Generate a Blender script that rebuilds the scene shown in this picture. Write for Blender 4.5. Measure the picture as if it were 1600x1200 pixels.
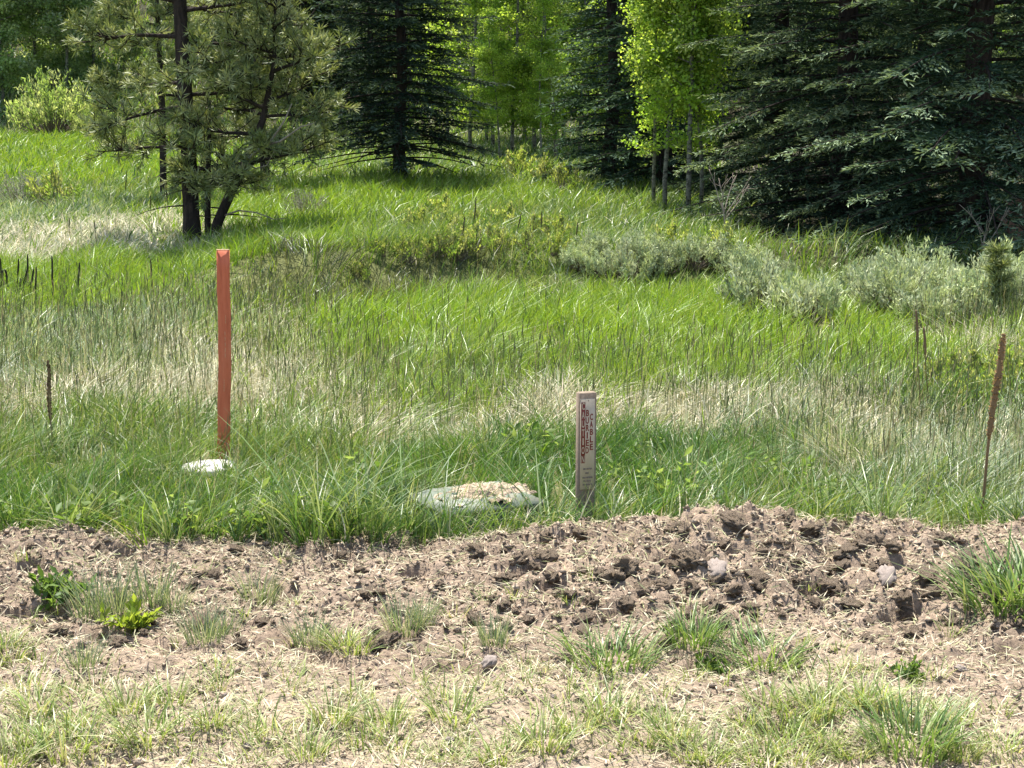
import bpy, math, random
import numpy as np
from mathutils import Vector, Matrix

for o in list(bpy.data.objects):
    bpy.data.objects.remove(o)
random.seed(7)
rng = np.random.default_rng(7)
scene = bpy.context.scene
COL = scene.collection
R = math.radians

# ------------------------------------------------------------------ camera
CAM_Z, FPX, PITCH = 1.85, 2300.0, R(9.14)
cd = bpy.data.cameras.new('camera')
cam = bpy.data.objects.new('camera', cd)
COL.objects.link(cam)
cam.location = (0, 0, CAM_Z)
cam.rotation_euler = (R(90) - PITCH, 0, 0)
cd.sensor_width = 36.0
cd.lens = FPX / 1600 * 36.0
cd.clip_end = 2000
scene.camera = cam

# ------------------------------------------------------------------ light
SUN_EL, SUN_AZ = R(69), R(-22)          # azimuth from +Y (away from the camera) towards +X
w = bpy.data.worlds.new('World')
scene.world = w
w.use_nodes = True
nt = w.node_tree
bg = nt.nodes['Background']
sky = nt.nodes.new('ShaderNodeTexSky')
sky.sky_type = 'NISHITA'
sky.sun_disc = False
sky.sun_elevation = SUN_EL
sky.sun_rotation = SUN_AZ
sky.altitude = 500
sky.dust_density = 3.0
nt.links.new(sky.outputs[0], bg.inputs[0])
bg.inputs[1].default_value = 0.13
sd = bpy.data.lights.new('sun', 'SUN')
sd.energy = 5.0
sd.angle = R(0.53)
sd.color = (1.0, 0.955, 0.88)
sun = bpy.data.objects.new('sun', sd)
COL.objects.link(sun)
S = Vector((math.sin(SUN_AZ) * math.cos(SUN_EL), math.cos(SUN_AZ) * math.cos(SUN_EL), math.sin(SUN_EL)))
sun.rotation_euler = (-S).to_track_quat('-Z', 'Y').to_euler()
sun.location = S * 60
vs = scene.view_settings
vs.view_transform = 'Standard'
vs.look = 'None'
vs.gamma = 1
vs.use_curve_mapping = False
vs.exposure = 1.3
scene.render.engine = 'CYCLES'
cy = scene.cycles
cy.max_bounces = 5
cy.diffuse_bounces = 3
cy.glossy_bounces = 2
cy.transmission_bounces = 4
cy.transparent_max_bounces = 4
cy.use_denoising = True
cy.sample_clamp_indirect = 6

# ------------------------------------------------------------------ noise and terrain
def hsh(ix, iy, s):
    h = (ix.astype(np.int64) * 374761393 + iy.astype(np.int64) * 668265263 + s * 1442695041) & 0xffffffff
    h = ((h ^ (h >> 13)) * 1274126177) & 0xffffffff
    h = h ^ (h >> 16)
    return h.astype(np.float64) / 4294967296.0

def noise(x, y, s=0):
    x = np.asarray(x, float); y = np.asarray(y, float)
    ix, iy = np.floor(x), np.floor(y)
    fx, fy = x - ix, y - iy
    ux, uy = fx * fx * fx * (fx * (fx * 6 - 15) + 10), fy * fy * fy * (fy * (fy * 6 - 15) + 10)
    def g(dx, dy):
        a = hsh(ix + dx, iy + dy, s) * 6.2831853
        return np.cos(a) * (fx - dx) + np.sin(a) * (fy - dy)
    n0 = g(0, 0) * (1 - ux) + g(1, 0) * ux
    n1 = g(0, 1) * (1 - ux) + g(1, 1) * ux
    return (n0 * (1 - uy) + n1 * uy) * 1.5

def fbm(x, y, s=0, o=3):
    a, t = 1.0, 0.0
    for k in range(o):
        t = t + a * noise(x * 2 ** k, y * 2 ** k, s + 17 * k); a *= 0.5
    return t

def sm(t):
    t = np.clip(t, 0, 1)
    return t * t * (3 - 2 * t)

CR_U = [-400, 0, 100, 150, 200, 300, 450, 600, 700, 760, 850, 900, 1000, 1100, 1230, 1265, 1340, 1450, 1500, 1600, 2000]
CR_V = [840, 838, 834, 850, 876, 866, 870, 864, 852, 848, 838, 830, 818, 806, 806, 826, 816, 820, 838, 824, 830]
CR_X = [(u - 800) / FPX * 6.65 for u in CR_U]
CR_H = [max(0.015, CAM_Z - 6.5 * math.tan(PITCH + math.atan((v - 600) / FPX)) - 0.012) for v in CR_V]

def Hbase(x, y):
    slow = np.interp(y, [0, 20, 26, 36, 46, 56, 75, 120, 250, 600], [0, 0, .05, .60, 0.98, 1.75, 6, 25, 60, 90])
    wb = sm((x + 5) / 2.0)
    yb = 19.6 + 0.45 * np.minimum(x, 0)
    bank = 0.46 * (wb * sm((y - yb) / 0.9) + (1 - wb) * 0.72 * sm((y - 17) / 9))
    left = 0.36 * sm((-x - 5) / 8) * sm((y - 37) / 14)
    und = -0.03 * wb * np.exp(-((y - yb + 0.3) / 0.6) ** 2) + (0.05 * noise(x / 2.3, y / 2.3, 3) + 0.10 * noise(x / 7, y / 7, 4) * sm((y - 12) / 10)) * sm((y - 7.2) / 2)
    return slow + bank + left + und

def berm_mask(x, y):
    f = np.where(y < 6.5, sm((y - 5.35 - 0.25 * noise(x / 0.8, y * 0, 9)) / 1.1), 1 - sm((y - 6.55) / 0.5))
    return f

def H(x, y):
    x = np.asarray(x, float); y = np.asarray(y, float)
    z = Hbase(x, y)
    near = 1 - sm((y - 6.9) / 0.6)
    hb = np.interp(x, CR_X, CR_H)
    m = berm_mask(x, y)
    z = z + hb * m
    rough = near * (0.16 + 0.84 * m * np.clip(hb / 0.12, 0.5, 1) + 0.35 * sm((y - 4.9) / 0.5) * (1 - m))
    lumps = np.abs(noise(x / 0.17, y / 0.15, 21)) * 0.085 + np.abs(noise(x / 0.075, y / 0.07, 22)) * 0.055 - 0.042
    hole = -0.09 * sm((noise(x / 0.28 + 5, y / 0.2, 33) - 0.34) / 0.12)
    fine = noise(x / 0.034, y / 0.034, 23) * 0.013 + np.abs(noise(x / 0.05, y / 0.045, 27)) * 0.016 - 0.006
    low = near * 0.030 * noise(x / 0.6, y / 0.45, 25)
    dip = -0.11 * np.exp(-(((x + 0.16) / 0.48) ** 2 + ((y - 7.22) / 0.26) ** 2) ** 2)
    return z + rough * (lumps + hole) + near * fine + low + dip

def Hs(x, y):
    return float(H(np.array([x]), np.array([y]))[0])

def at(u, v=None, D=None):
    """world point seen at photo pixel (u, v) on the smooth terrain, or on the terrain at forward distance D"""
    if D is not None:
        x = (u - 800) / FPX * (D * math.cos(PITCH) + 0.05 * CAM_Z)
        return x, D, Hs(x, D)
    a, b = (u - 800) / FPX, (600 - v) / FPX
    c, s = math.cos(PITCH), math.sin(PITCH)
    d = np.array([a, c + b * s, -s + b * c])
    t = np.linspace(3.5, 90, 9000)
    z = CAM_Z + d[2] * t - Hbase(d[0] * t, d[1] * t)
    k = int(np.argmax(z < 0)) if (z < 0).any() else len(t) - 1
    x, y = d[0] * t[k], d[1] * t[k]
    return x, y, Hs(x, y)

# ------------------------------------------------------------------ mesh helpers
class Geo:
    def __init__(self):
        self.v, self.t, self.c, self.n = [], [], [], 0
    def add(self, v, t, c=None):
        v = np.asarray(v, float).reshape(-1, 3); t = np.asarray(t, np.int64).reshape(-1, 3)
        if len(v) == 0: return self
        if c is None: c = (1, 1, 1)
        c = np.asarray(c, float)
        if c.ndim == 1: c = np.tile(c, (len(v), 1))
        self.v.append(v); self.t.append(t + self.n); self.c.append(c); self.n += len(v)
        return self
    def mesh(self, name, mat, smooth=False):
        v = np.concatenate(self.v); t = np.concatenate(self.t); c = np.concatenate(self.c)
        me = bpy.data.meshes.new(name)
        me.vertices.add(len(v)); me.vertices.foreach_set('co', v.astype(np.float32).ravel())
        me.loops.add(len(t) * 3); me.loops.foreach_set('vertex_index', t.astype(np.int32).ravel())
        me.polygons.add(len(t)); me.polygons.foreach_set('loop_start', np.arange(0, len(t) * 3, 3, dtype=np.int32))
        if smooth: me.polygons.foreach_set('use_smooth', np.ones(len(t), dtype=bool))
        a = me.attributes.new('Col', 'FLOAT_COLOR', 'POINT')
        a.data.foreach_set('color', np.concatenate([c, np.ones((len(c), 1))], 1).astype(np.float32).ravel())
        me.update(calc_edges=True)
        me.validate()
        me.materials.append(mat)
        return me
    def build(self, name, mat, parent=None, smooth=False, loc=None):
        return link(name, self.mesh(name, mat, smooth), parent, loc)

def link(name, me, parent=None, loc=None, rz=0, sc=1):
    o = bpy.data.objects.new(name, me)
    COL.objects.link(o)
    if parent: o.parent = parent
    if loc is not None: o.location = loc
    o.rotation_euler = (0, 0, rz)
    o.scale = (sc, sc, sc) if np.isscalar(sc) else sc
    return o

def tag(o, label=None, cat=None, group=None, kind=None):
    if label: o['label'] = label
    if cat: o['category'] = cat
    if group: o['group'] = group
    if kind: o['kind'] = kind
    return o

def empty(name, loc, label, cat, group=None, rz=0, sc=1):
    o = link(name, None, None, loc, rz, sc)
    o.empty_display_size = 0.1
    return tag(o, label, cat, group)

def copy_tree(root, loc, rz, sc, label, group):
    r = root.copy(); COL.objects.link(r)
    r.location = loc; r.rotation_euler = (0, 0, rz)
    r.scale = (sc, sc, sc) if np.isscalar(sc) else sc
    if label: r['label'] = label
    if group: r['group'] = group
    elif 'group' in r: del r['group']
    for ch in list(root.children):
        c = ch.copy(); COL.objects.link(c); c.parent = r
        for g in ch.children:
            d = g.copy(); COL.objects.link(d); d.parent = c
    return r

def nrm(a):
    return a / np.maximum(np.linalg.norm(a, axis=-1, keepdims=True), 1e-9)

def tube(g, pts, rad, col, sides=6, cap=True):
    pts = np.asarray(pts, float); n = len(pts)
    rad = np.broadcast_to(np.asarray(rad, float), (n,))
    d = nrm(np.gradient(pts, axis=0))
    ref = np.array([0.0, 0, 1]) if abs(d[0][2]) < 0.9 else np.array([1.0, 0, 0])
    s = nrm(np.cross(d, ref)); u = np.cross(s, d)
    a = np.arange(sides) * 2 * math.pi / sides
    ring = (s[:, None] * np.cos(a)[None, :, None] + u[:, None] * np.sin(a)[None, :, None]) * rad[:, None, None]
    v = (pts[:, None] + ring).reshape(-1, 3)
    t = []
    for i in range(n - 1):
        for j in range(sides):
            p, q = i * sides + j, i * sides + (j + 1) % sides
            t += [(p, q, p + sides), (q, q + sides, p + sides)]
    if cap:
        for j in range(1, sides - 1):
            t += [(0, j + 1, j), ((n - 1) * sides, (n - 1) * sides + j, (n - 1) * sides + j + 1)]
    g.add(v, t, col)

def leaves(g, P, D, N, l, w, col, fold=0.25):
    """folded rhombic leaves: base P, direction D, normal N"""
    P = np.asarray(P, float); n = len(P)
    if n == 0: return
    D = nrm(np.asarray(D, float)); Sx = nrm(np.cross(D, N)); N2 = np.cross(Sx, D)
    l = np.broadcast_to(np.asarray(l, float), (n,))[:, None]; w = np.broadcast_to(np.asarray(w, float), (n,))[:, None]
    mid = P + D * l * 0.5
    v = np.stack([P, mid + Sx * w * 0.5 + N2 * w * fold, P + D * l, mid - Sx * w * 0.5 + N2 * w * fold], 1)
    i = np.arange(n)[:, None] * 4
    t = np.concatenate([i + np.array([[0, 1, 2]]), i + np.array([[0, 2, 3]])], 0)
    c = np.repeat(np.broadcast_to(np.asarray(col, float), (n, 3)), 4, 0)
    g.add(v, t, c)

def blades(g, root, h, wd, lean, bend, col, seg=3, yaw=None, tipc=None):
    """grass blades; lean (n,2) straight offset per height, bend (n,2) quadratic offset per height"""
    n = len(root)
    if n == 0: return
    h = np.broadcast_to(np.asarray(h, float), (n,)); wd = np.broadcast_to(np.asarray(wd, float), (n,))
    if yaw is None: yaw = rng.uniform(0, math.pi, n)
    side = np.stack([np.cos(yaw), np.sin(yaw), np.zeros(n)], 1)
    bl = np.linalg.norm(bend, axis=1)
    vs_ = []
    for k in range(seg + 1):
        t = k / seg
        off = (lean * t + bend * t * t) * h[:, None]
        z = h * t * (1 - 0.42 * np.minimum(bl, 1.6) * t)
        c = root + np.concatenate([off, z[:, None]], 1)
        if k < seg:
            ww = wd * (1 - 0.8 * t * t) * 0.5
            vs_ += [c - side * ww[:, None], c + side * ww[:, None]]
        else:
            vs_.append(c)
    m = len(vs_)
    v = np.stack(vs_, 1)
    tr = []
    for k in range(seg - 1):
        a = 2 * k
        tr += [(a, a + 1, a + 2), (a + 1, a + 3, a + 2)]
    tr.append((m - 3, m - 2, m - 1))
    t = (np.arange(n)[:, None, None] * m + np.array(tr)[None]).reshape(-1, 3)
    cc = np.repeat(np.asarray(col, float)[:, None], m, 1)
    if tipc is not None:
        f = np.array([min(1, (i // 2) / seg) for i in range(m)])[None, :, None] ** 1.5
        cc = cc * (1 - f) + np.asarray(tipc, float)[:, None] * f
    g.add(v, t, cc.reshape(-1, 3))

def box(g, cx, cy_, cz, sx, sy, sz, col=(1, 1, 1), rz=0.0, bev=0.0, top=1.0):
    """box with chamfered edges; top<1 tapers the top face"""
    b = min(bev, sx / 2.01, sy / 2.01, sz / 2.01)
    def rect(x, y, c):
        return [(x, y - c), (x - c, y), (-x + c, y), (-x, y - c), (-x, -y + c), (-x + c, -y), (x - c, -y), (x, -y + c)]
    X, Y, Z = sx / 2, sy / 2, sz / 2
    e = max(b, 1e-4)
    levels = [(-Z, X - e, Y - e, 1), (-Z + e, X, Y, 1), (Z - e, X * top, Y * top, 1), (Z, (X - e) * top, (Y - e) * top, 1)]
    v = []
    for z, x, y, _ in levels:
        v += [(px, py, z) for px, py in rect(x, y, e)]
    t = []
    for L in range(3):
        for j in range(8):
            p, q = L * 8 + j, L * 8 + (j + 1) % 8
            t += [(p, q, p + 8), (q, q + 8, p + 8)]
    for j in range(1, 7):
        t += [(0, j + 1, j), (24, 24 + j, 24 + j + 1)]
    v = np.array(v)
    c, s = math.cos(rz), math.sin(rz)
    v = np.stack([v[:, 0] * c - v[:, 1] * s + cx, v[:, 0] * s + v[:, 1] * c + cy_, v[:, 2] + cz], 1)
    g.add(v, t, col)

def rnd(a, b, n=None):
    return rng.uniform(a, b, n)

# ------------------------------------------------------------------ materials
def mat_base(name):
    m = bpy.data.materials.new(name); m.use_nodes = True
    t = m.node_tree
    return m, t, t.nodes['Principled BSDF'], t.nodes['Material Output']

def foliage(name, transl=0.4, rough=0.55, spec=0.3, vary=0.25, tint=(1.15, 1.1, 0.6)):
    m, t, p, out = mat_base(name)
    a = t.nodes.new('ShaderNodeAttribute'); a.attribute_name = 'Col'
    oi = t.nodes.new('ShaderNodeObjectInfo')
    mr = t.nodes.new('ShaderNodeMapRange'); mr.inputs[3].default_value = 1 - vary; mr.inputs[4].default_value = 1 + vary * 0.6
    t.links.new(oi.outputs['Random'], mr.inputs[0])
    mul = t.nodes.new('ShaderNodeVectorMath'); mul.operation = 'SCALE'
    t.links.new(a.outputs['Color'], mul.inputs[0]); t.links.new(mr.outputs[0], mul.inputs[3])
    t.links.new(mul.outputs[0], p.inputs['Base Color'])
    p.inputs['Roughness'].default_value = rough
    p.inputs['Specular IOR Level'].default_value = spec
    if transl > 0:
        tr = t.nodes.new('ShaderNodeBsdfTranslucent')
        m2 = t.nodes.new('ShaderNodeVectorMath'); m2.operation = 'MULTIPLY'; m2.inputs[1].default_value = tint
        t.links.new(mul.outputs[0], m2.inputs[0]); t.links.new(m2.outputs[0], tr.inputs[0])
        mx = t.nodes.new('ShaderNodeMixShader'); mx.inputs[0].default_value = transl
        t.links.new(p.outputs[0], mx.inputs[1]); t.links.new(tr.outputs[0], mx.inputs[2])
        t.links.new(mx.outputs[0], out.inputs[0])
    return m

def ramped(name, stops, scale=(8, 8, 8), rough=0.8, spec=0.2, bump=0.3, bscale=40, detail=6, dist=0.02, mulcol=False, distort=0.0):
    m, t, p, out = mat_base(name)
    tc = t.nodes.new('ShaderNodeTexCoord'); mp = t.nodes.new('ShaderNodeMapping'); mp.inputs['Scale'].default_value = scale
    t.links.new(tc.outputs['Object'], mp.inputs[0])
    n = t.nodes.new('ShaderNodeTexNoise'); n.inputs['Scale'].default_value = 1; n.inputs['Detail'].default_value = detail
    n.inputs['Roughness'].default_value = 0.65; n.inputs['Distortion'].default_value = distort
    t.links.new(mp.outputs[0], n.inputs['Vector'])
    cr = t.nodes.new('ShaderNodeValToRGB')
    while len(cr.color_ramp.elements) > 1: cr.color_ramp.elements.remove(cr.color_ramp.elements[0])
    for i, (pos, c) in enumerate(stops):
        e = cr.color_ramp.elements[0] if i == 0 else cr.color_ramp.elements.new(pos)
        e.position = pos; e.color = (*c, 1)
    t.links.new(n.outputs[0], cr.inputs[0])
    src = cr.outputs[0]
    if mulcol:
        a = t.nodes.new('ShaderNodeAttribute'); a.attribute_name = 'Col'
        mu = t.nodes.new('ShaderNodeVectorMath'); mu.operation = 'MULTIPLY'
        t.links.new(src, mu.inputs[0]); t.links.new(a.outputs['Color'], mu.inputs[1]); src = mu.outputs[0]
    t.links.new(src, p.inputs['Base Color'])
    p.inputs['Roughness'].default_value = rough; p.inputs['Specular IOR Level'].default_value = spec
    if bump:
        n2 = t.nodes.new('ShaderNodeTexNoise'); n2.inputs['Scale'].default_value = bscale; n2.inputs['Detail'].default_value = 5
        t.links.new(tc.outputs['Object'], n2.inputs['Vector'])
        b = t.nodes.new('ShaderNodeBump'); b.inputs['Strength'].default_value = bump; b.inputs['Distance'].default_value = dist
        t.links.new(n2.outputs[0], b.inputs['Height']); t.links.new(b.outputs[0], p.inputs['Normal'])
    return m

M_grass = foliage('grass_blade', 0.36, 0.42, 0.5, 0.0)
M_straw = foliage('dry_straw', 0.25, 0.6, 0.3, 0.0, (1, 1, 0.95))
M_spruce = foliage('spruce_needle', 0.2, 0.75, 0.12, 0.18, (1.1, 1.1, 0.6))
M_pine = foliage('pine_needle', 0.25, 0.5, 0.35, 0.12)
M_aspen = foliage('aspen_leaf', 0.58, 0.5, 0.3, 0.16)
M_sage = foliage('sage_leaf', 0.25, 0.7, 0.2, 0.15, (1, 1, 0.8))
M_dead = foliage('dry_plant_stalk', 0.0, 0.8, 0.15, 0.2)
M_bark = ramped('pine_bark', [(0.3, (0.016, 0.013, 0.011)), (0.55, (0.042, 0.033, 0.028)), (0.75, (0.085, 0.064, 0.052))], (14, 14, 3), 0.9, 0.1, 0.8, 26, dist=0.03)
M_wood_grey = ramped('weathered_branch', [(0.3, (0.16, 0.13, 0.10)), (0.7, (0.38, 0.32, 0.26))], (8, 8, 8), 0.85, 0.15, 0.3, 40)
M_aspenbark = ramped('aspen_bark', [(0.40, (0.04, 0.035, 0.028)), (0.50, (0.17, 0.16, 0.12)), (0.8, (0.28, 0.27, 0.21))], (9, 9, 14), 0.75, 0.2, 0.2, 30)
M_soil = ramped('clod_soil', [(0.3, (0.21, 0.16, 0.115)), (0.5, (0.33, 0.258, 0.188)), (0.7, (0.45, 0.36, 0.265))], (7, 7, 7), 0.95, 0.05, 0.9, 13, dist=0.12)
M_stone = ramped('pale_stone', [(0.3, (0.17, 0.135, 0.115)), (0.6, (0.28, 0.235, 0.20)), (0.8, (0.36, 0.32, 0.28))], (14, 14, 14), 0.8, 0.25, 0.4, 60)
M_stake = ramped('red_orange_paint', [(0.25, (0.36, 0.08, 0.035)), (0.45, (0.50, 0.125, 0.055)), (0.6, (0.55, 0.15, 0.07)), (0.8, (0.60, 0.25, 0.14))], (38, 38, 4), 0.65, 0.3, 0.25, 60, dist=0.004)
M_stakewood = ramped('raw_lath_wood', [(0.3, (0.40, 0.27, 0.14)), (0.7, (0.55, 0.40, 0.24))], (20, 20, 3), 0.8, 0.2, 0.2, 60)
M_post = ramped('grey_weathered_post', [(0.3, (0.16, 0.12, 0.085)), (0.55, (0.23, 0.178, 0.13)), (0.75, (0.30, 0.24, 0.18))], (30, 30, 3), 0.85, 0.15, 0.35, 50, dist=0.006)
M_plate = ramped('cream_sign_plate', [(0.3, (0.36, 0.295, 0.205)), (0.6, (0.45, 0.38, 0.275)), (0.8, (0.50, 0.43, 0.32))], (10, 10, 5), 0.45, 0.4, 0.05, 60)
M_red = ramped('dark_red_print', [(0.3, (0.12, 0.02, 0.014)), (0.7, (0.17, 0.03, 0.02))], (40, 40, 40), 0.5, 0.3, 0)
M_print = ramped('grey_brown_print', [(0.3, (0.13, 0.10, 0.08)), (0.7, (0.2, 0.16, 0.13))], (40, 40, 40), 0.5, 0.3, 0)
M_lid = ramped('pale_green_plastic', [(0.3, (0.085, 0.105, 0.078)), (0.5, (0.125, 0.148, 0.11)), (0.68, (0.22, 0.195, 0.145))], (12, 12, 12), 0.5, 0.4, 0.15, 60, dist=0.005)
M_vault = ramped('dark_green_plastic', [(0.3, (0.03, 0.06, 0.045)), (0.7, (0.06, 0.10, 0.075))], (10, 10, 10), 0.55, 0.35, 0.1, 60)
M_white = ramped('white_weathered_concrete', [(0.3, (0.32, 0.30, 0.26)), (0.5, (0.52, 0.50, 0.46)), (0.8, (0.62, 0.60, 0.57))], (14, 14, 14), 0.7, 0.3, 0.2, 50, dist=0.006)
M_rock = ramped('reddish_rock', [(0.3, (0.08, 0.035, 0.026)), (0.5, (0.24, 0.13, 0.095)), (0.72, (0.42, 0.30, 0.24))], (5, 5, 9), 0.9, 0.15, 0.6, 12, dist=0.05)

def ground_material():
    m, t, p, out = mat_base('soil_and_thatch')
    tc = t.nodes.new('ShaderNodeTexCoord')
    at_ = t.nodes.new('ShaderNodeAttribute'); at_.attribute_name = 'Col'
    n1 = t.nodes.new('ShaderNodeTexNoise'); n1.inputs['Scale'].default_value = 2.2; n1.inputs['Detail'].default_value = 8; n1.inputs['Roughness'].default_value = 0.65
    n2 = t.nodes.new('ShaderNodeTexNoise'); n2.inputs['Scale'].default_value = 45; n2.inputs['Detail'].default_value = 6; n2.inputs['Roughness'].default_value = 0.7
    for n in (n1, n2): t.links.new(tc.outputs['Object'], n.inputs['Vector'])
    def mr(src, a, b, c, d):
        k = t.nodes.new('ShaderNodeMapRange'); k.inputs[1].default_value = a; k.inputs[2].default_value = b; k.inputs[3].default_value = c; k.inputs[4].default_value = d
        t.links.new(src, k.inputs[0]); return k.outputs[0]
    f1 = mr(n1.outputs[0], 0.3, 0.7, 0.78, 1.18); f2 = mr(n2.outputs[0], 0.3, 0.7, 0.58, 1.35)
    mm = t.nodes.new('ShaderNodeMath'); mm.operation = 'MULTIPLY'; t.links.new(f1, mm.inputs[0]); t.links.new(f2, mm.inputs[1])
    s = t.nodes.new('ShaderNodeVectorMath'); s.operation = 'SCALE'; t.links.new(at_.outputs['Color'], s.inputs[0]); t.links.new(mm.outputs[0], s.inputs[3])
    t.links.new(s.outputs[0], p.inputs['Base Color'])
    p.inputs['Roughness'].default_value = 0.95; p.inputs['Specular IOR Level'].default_value = 0.08
    b = t.nodes.new('ShaderNodeBump'); b.inputs['Strength'].default_value = 0.9; b.inputs['Distance'].default_value = 0.02
    t.links.new(n2.outputs[0], b.inputs['Height']); t.links.new(b.outputs[0], p.inputs['Normal'])
    return m
M_ground = ground_material()

# ------------------------------------------------------------------ ground: one sheet from the feet of the camera to beyond the hill
def grow(a, b, s0, f):
    r, s = [a], s0
    while r[-1] < b:
        s *= f; r.append(r[-1] + s)
    return r
xs_f = list(np.arange(-3.3, 3.3001, 0.017))
xs = [-q for q in grow(3.3, 420, 0.02, 1.12)[:0:-1]] + xs_f + grow(3.3, 420, 0.02, 1.12)[1:]
ys = [-30, -8, 0, 2, 3, 3.5] + list(np.arange(3.7, 7.25, 0.0165)) + grow(7.25, 620, 0.02, 1.055)[1:]
gx, gy = np.meshgrid(np.array(xs), np.array(ys))
gz = H(gx, gy)
nx, ny = len(xs), len(ys)
gv = np.stack([gx.ravel(), gy.ravel(), gz.ravel()], 1)
ii = (np.arange(ny - 1)[:, None] * nx + np.arange(nx - 1)[None]).ravel()
gt = np.concatenate([np.stack([ii, ii + 1, ii + nx + 1], 1), np.stack([ii, ii + nx + 1, ii + nx], 1)], 0)
def soil_colour(x, y):
    """bare pinkish soil by the berm, straw thatch in the meadow, dark litter under the wood"""
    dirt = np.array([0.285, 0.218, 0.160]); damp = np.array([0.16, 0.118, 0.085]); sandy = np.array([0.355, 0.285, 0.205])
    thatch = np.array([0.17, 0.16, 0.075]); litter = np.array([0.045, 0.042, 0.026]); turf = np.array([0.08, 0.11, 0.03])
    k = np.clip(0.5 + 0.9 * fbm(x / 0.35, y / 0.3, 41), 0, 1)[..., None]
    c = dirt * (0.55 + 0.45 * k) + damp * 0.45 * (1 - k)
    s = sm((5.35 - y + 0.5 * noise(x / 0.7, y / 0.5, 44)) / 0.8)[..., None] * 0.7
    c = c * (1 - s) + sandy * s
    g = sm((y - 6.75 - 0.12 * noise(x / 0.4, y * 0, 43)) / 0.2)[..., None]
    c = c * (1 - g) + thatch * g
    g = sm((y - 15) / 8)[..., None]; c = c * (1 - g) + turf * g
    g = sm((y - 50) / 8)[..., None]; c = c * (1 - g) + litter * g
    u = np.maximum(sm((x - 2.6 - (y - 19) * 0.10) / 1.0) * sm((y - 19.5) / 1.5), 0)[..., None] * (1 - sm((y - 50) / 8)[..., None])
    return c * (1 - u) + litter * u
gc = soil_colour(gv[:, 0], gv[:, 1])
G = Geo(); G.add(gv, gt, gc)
ground = G.build('ground', M_ground, smooth=True)
tag(ground, 'bare pinkish dirt berm running into meadow and wooded slope', None, None, 'structure')

# ------------------------------------------------------------------ meadow grass
# patches: (X, Y, radius x, radius y, kind, strength) in metres on the ground
def patch(u, v, ru, rv, kind, s):
    x, y, _ = at(u, v)
    y0, y1 = at(u, v + rv)[1], at(u, max(v - rv, 215))[1]
    return (x, y, ru / FPX * y, max(0.25, (y1 - y0) / 2), kind, s)
# kinds: 0 green mix, 1 straw, 2 bright yellow green, 3 deep green, 4 blue grey green, 5 dark olive sedge that paints in the shadow band by the bank
PATCH = [
    patch(200, 630, 330, 50, 1, 1.0), patch(130, 520, 200, 25, 4, 1.2), patch(330, 545, 140, 30, 1, 1.0), patch(90, 570, 220, 40, 4, 1.1), patch(420, 590, 170, 36, 1, 0.9), patch(60, 690, 130, 40, 0, 0.9), patch(300, 680, 200, 30, 0, 1.0),
    patch(960, 662, 250, 28, 1, 1.4), patch(1200, 650, 180, 30, 1, 1.5), patch(640, 680, 120, 30, 1, 0.8),
    patch(1440, 700, 230, 80, 4, 1.6), patch(1480, 700, 200, 60, 1, 1.2), patch(1560, 560, 130, 35, 1, 0.8), patch(1520, 620, 130, 30, 3, 0.9),
    patch(950, 530, 380, 55, 2, 2.0), patch(1250, 530, 230, 45, 2, 1.6), patch(620, 510, 170, 30, 2, 0.8),
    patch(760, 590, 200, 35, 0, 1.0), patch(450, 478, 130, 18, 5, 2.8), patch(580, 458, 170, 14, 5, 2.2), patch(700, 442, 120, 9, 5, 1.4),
    patch(860, 765, 190, 55, 3, 2.2), patch(1080, 745, 230, 48, 3, 1.9), patch(330, 775, 260, 48, 3, 0.5), patch(330, 775, 260, 48, 0, 0.6), patch(560, 780, 200, 55, 3, 0.7), patch(560, 770, 200, 45, 0, 0.6), patch(100, 790, 200, 40, 3, 0.5), patch(1300, 780, 200, 40, 0, 1.0), patch(1350, 790, 200, 30, 4, 0.8), patch(480, 720, 180, 30, 0, 1.0),
    patch(250, 460, 280, 28, 2, 1.3), patch(90, 430, 160, 20, 2, 1.0), patch(420, 385, 90, 22, 2, 2.2), patch(500, 420, 120, 20, 2, 0.9),
    patch(100, 385, 190, 26, 1, 1.4), patch(230, 355, 120, 14, 1, 1.5), patch(340, 470, 90, 22, 4, 1.2), patch(430, 500, 70, 25, 1, 0.6),
    patch(450, 335, 140, 22, 2, 0.9), patch(640, 310, 240, 24, 2, 1.2), patch(800, 350, 150, 25, 0, 0.9), patch(870, 285, 100, 14, 4, 0.5),
    patch(150, 260, 260, 22, 2, 1.2), patch(40, 330, 120, 20, 4, 0.9), patch(60, 225, 150, 10, 2, 1.0), patch(230, 300, 120, 16, 0, 0.9),
    patch(1150, 470, 150, 22, 2, 1.0), patch(1600, 520, 100, 20, 1, 0.9),
]
PAL = np.array([  # three swatches for each kind
    [[.08, .155, .025], [.13, .215, .04], [.22, .275, .085]],
    [[.72, .67, .50], [.56, .52, .36], [.38, .37, .22]],
    [[.185, .30, .02], [.24, .35, .035], [.14, .24, .02]],
    [[.065, .15, .022], [.10, .20, .035], [.055, .12, .022]],
    [[.19, .26, .15], [.42, .46, .34], [.12, .19, .09]],
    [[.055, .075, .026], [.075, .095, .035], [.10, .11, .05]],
])
BASEW = np.array([0.42, 0.12, 0.20, 0.16, 0.10, 0.0])

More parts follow.
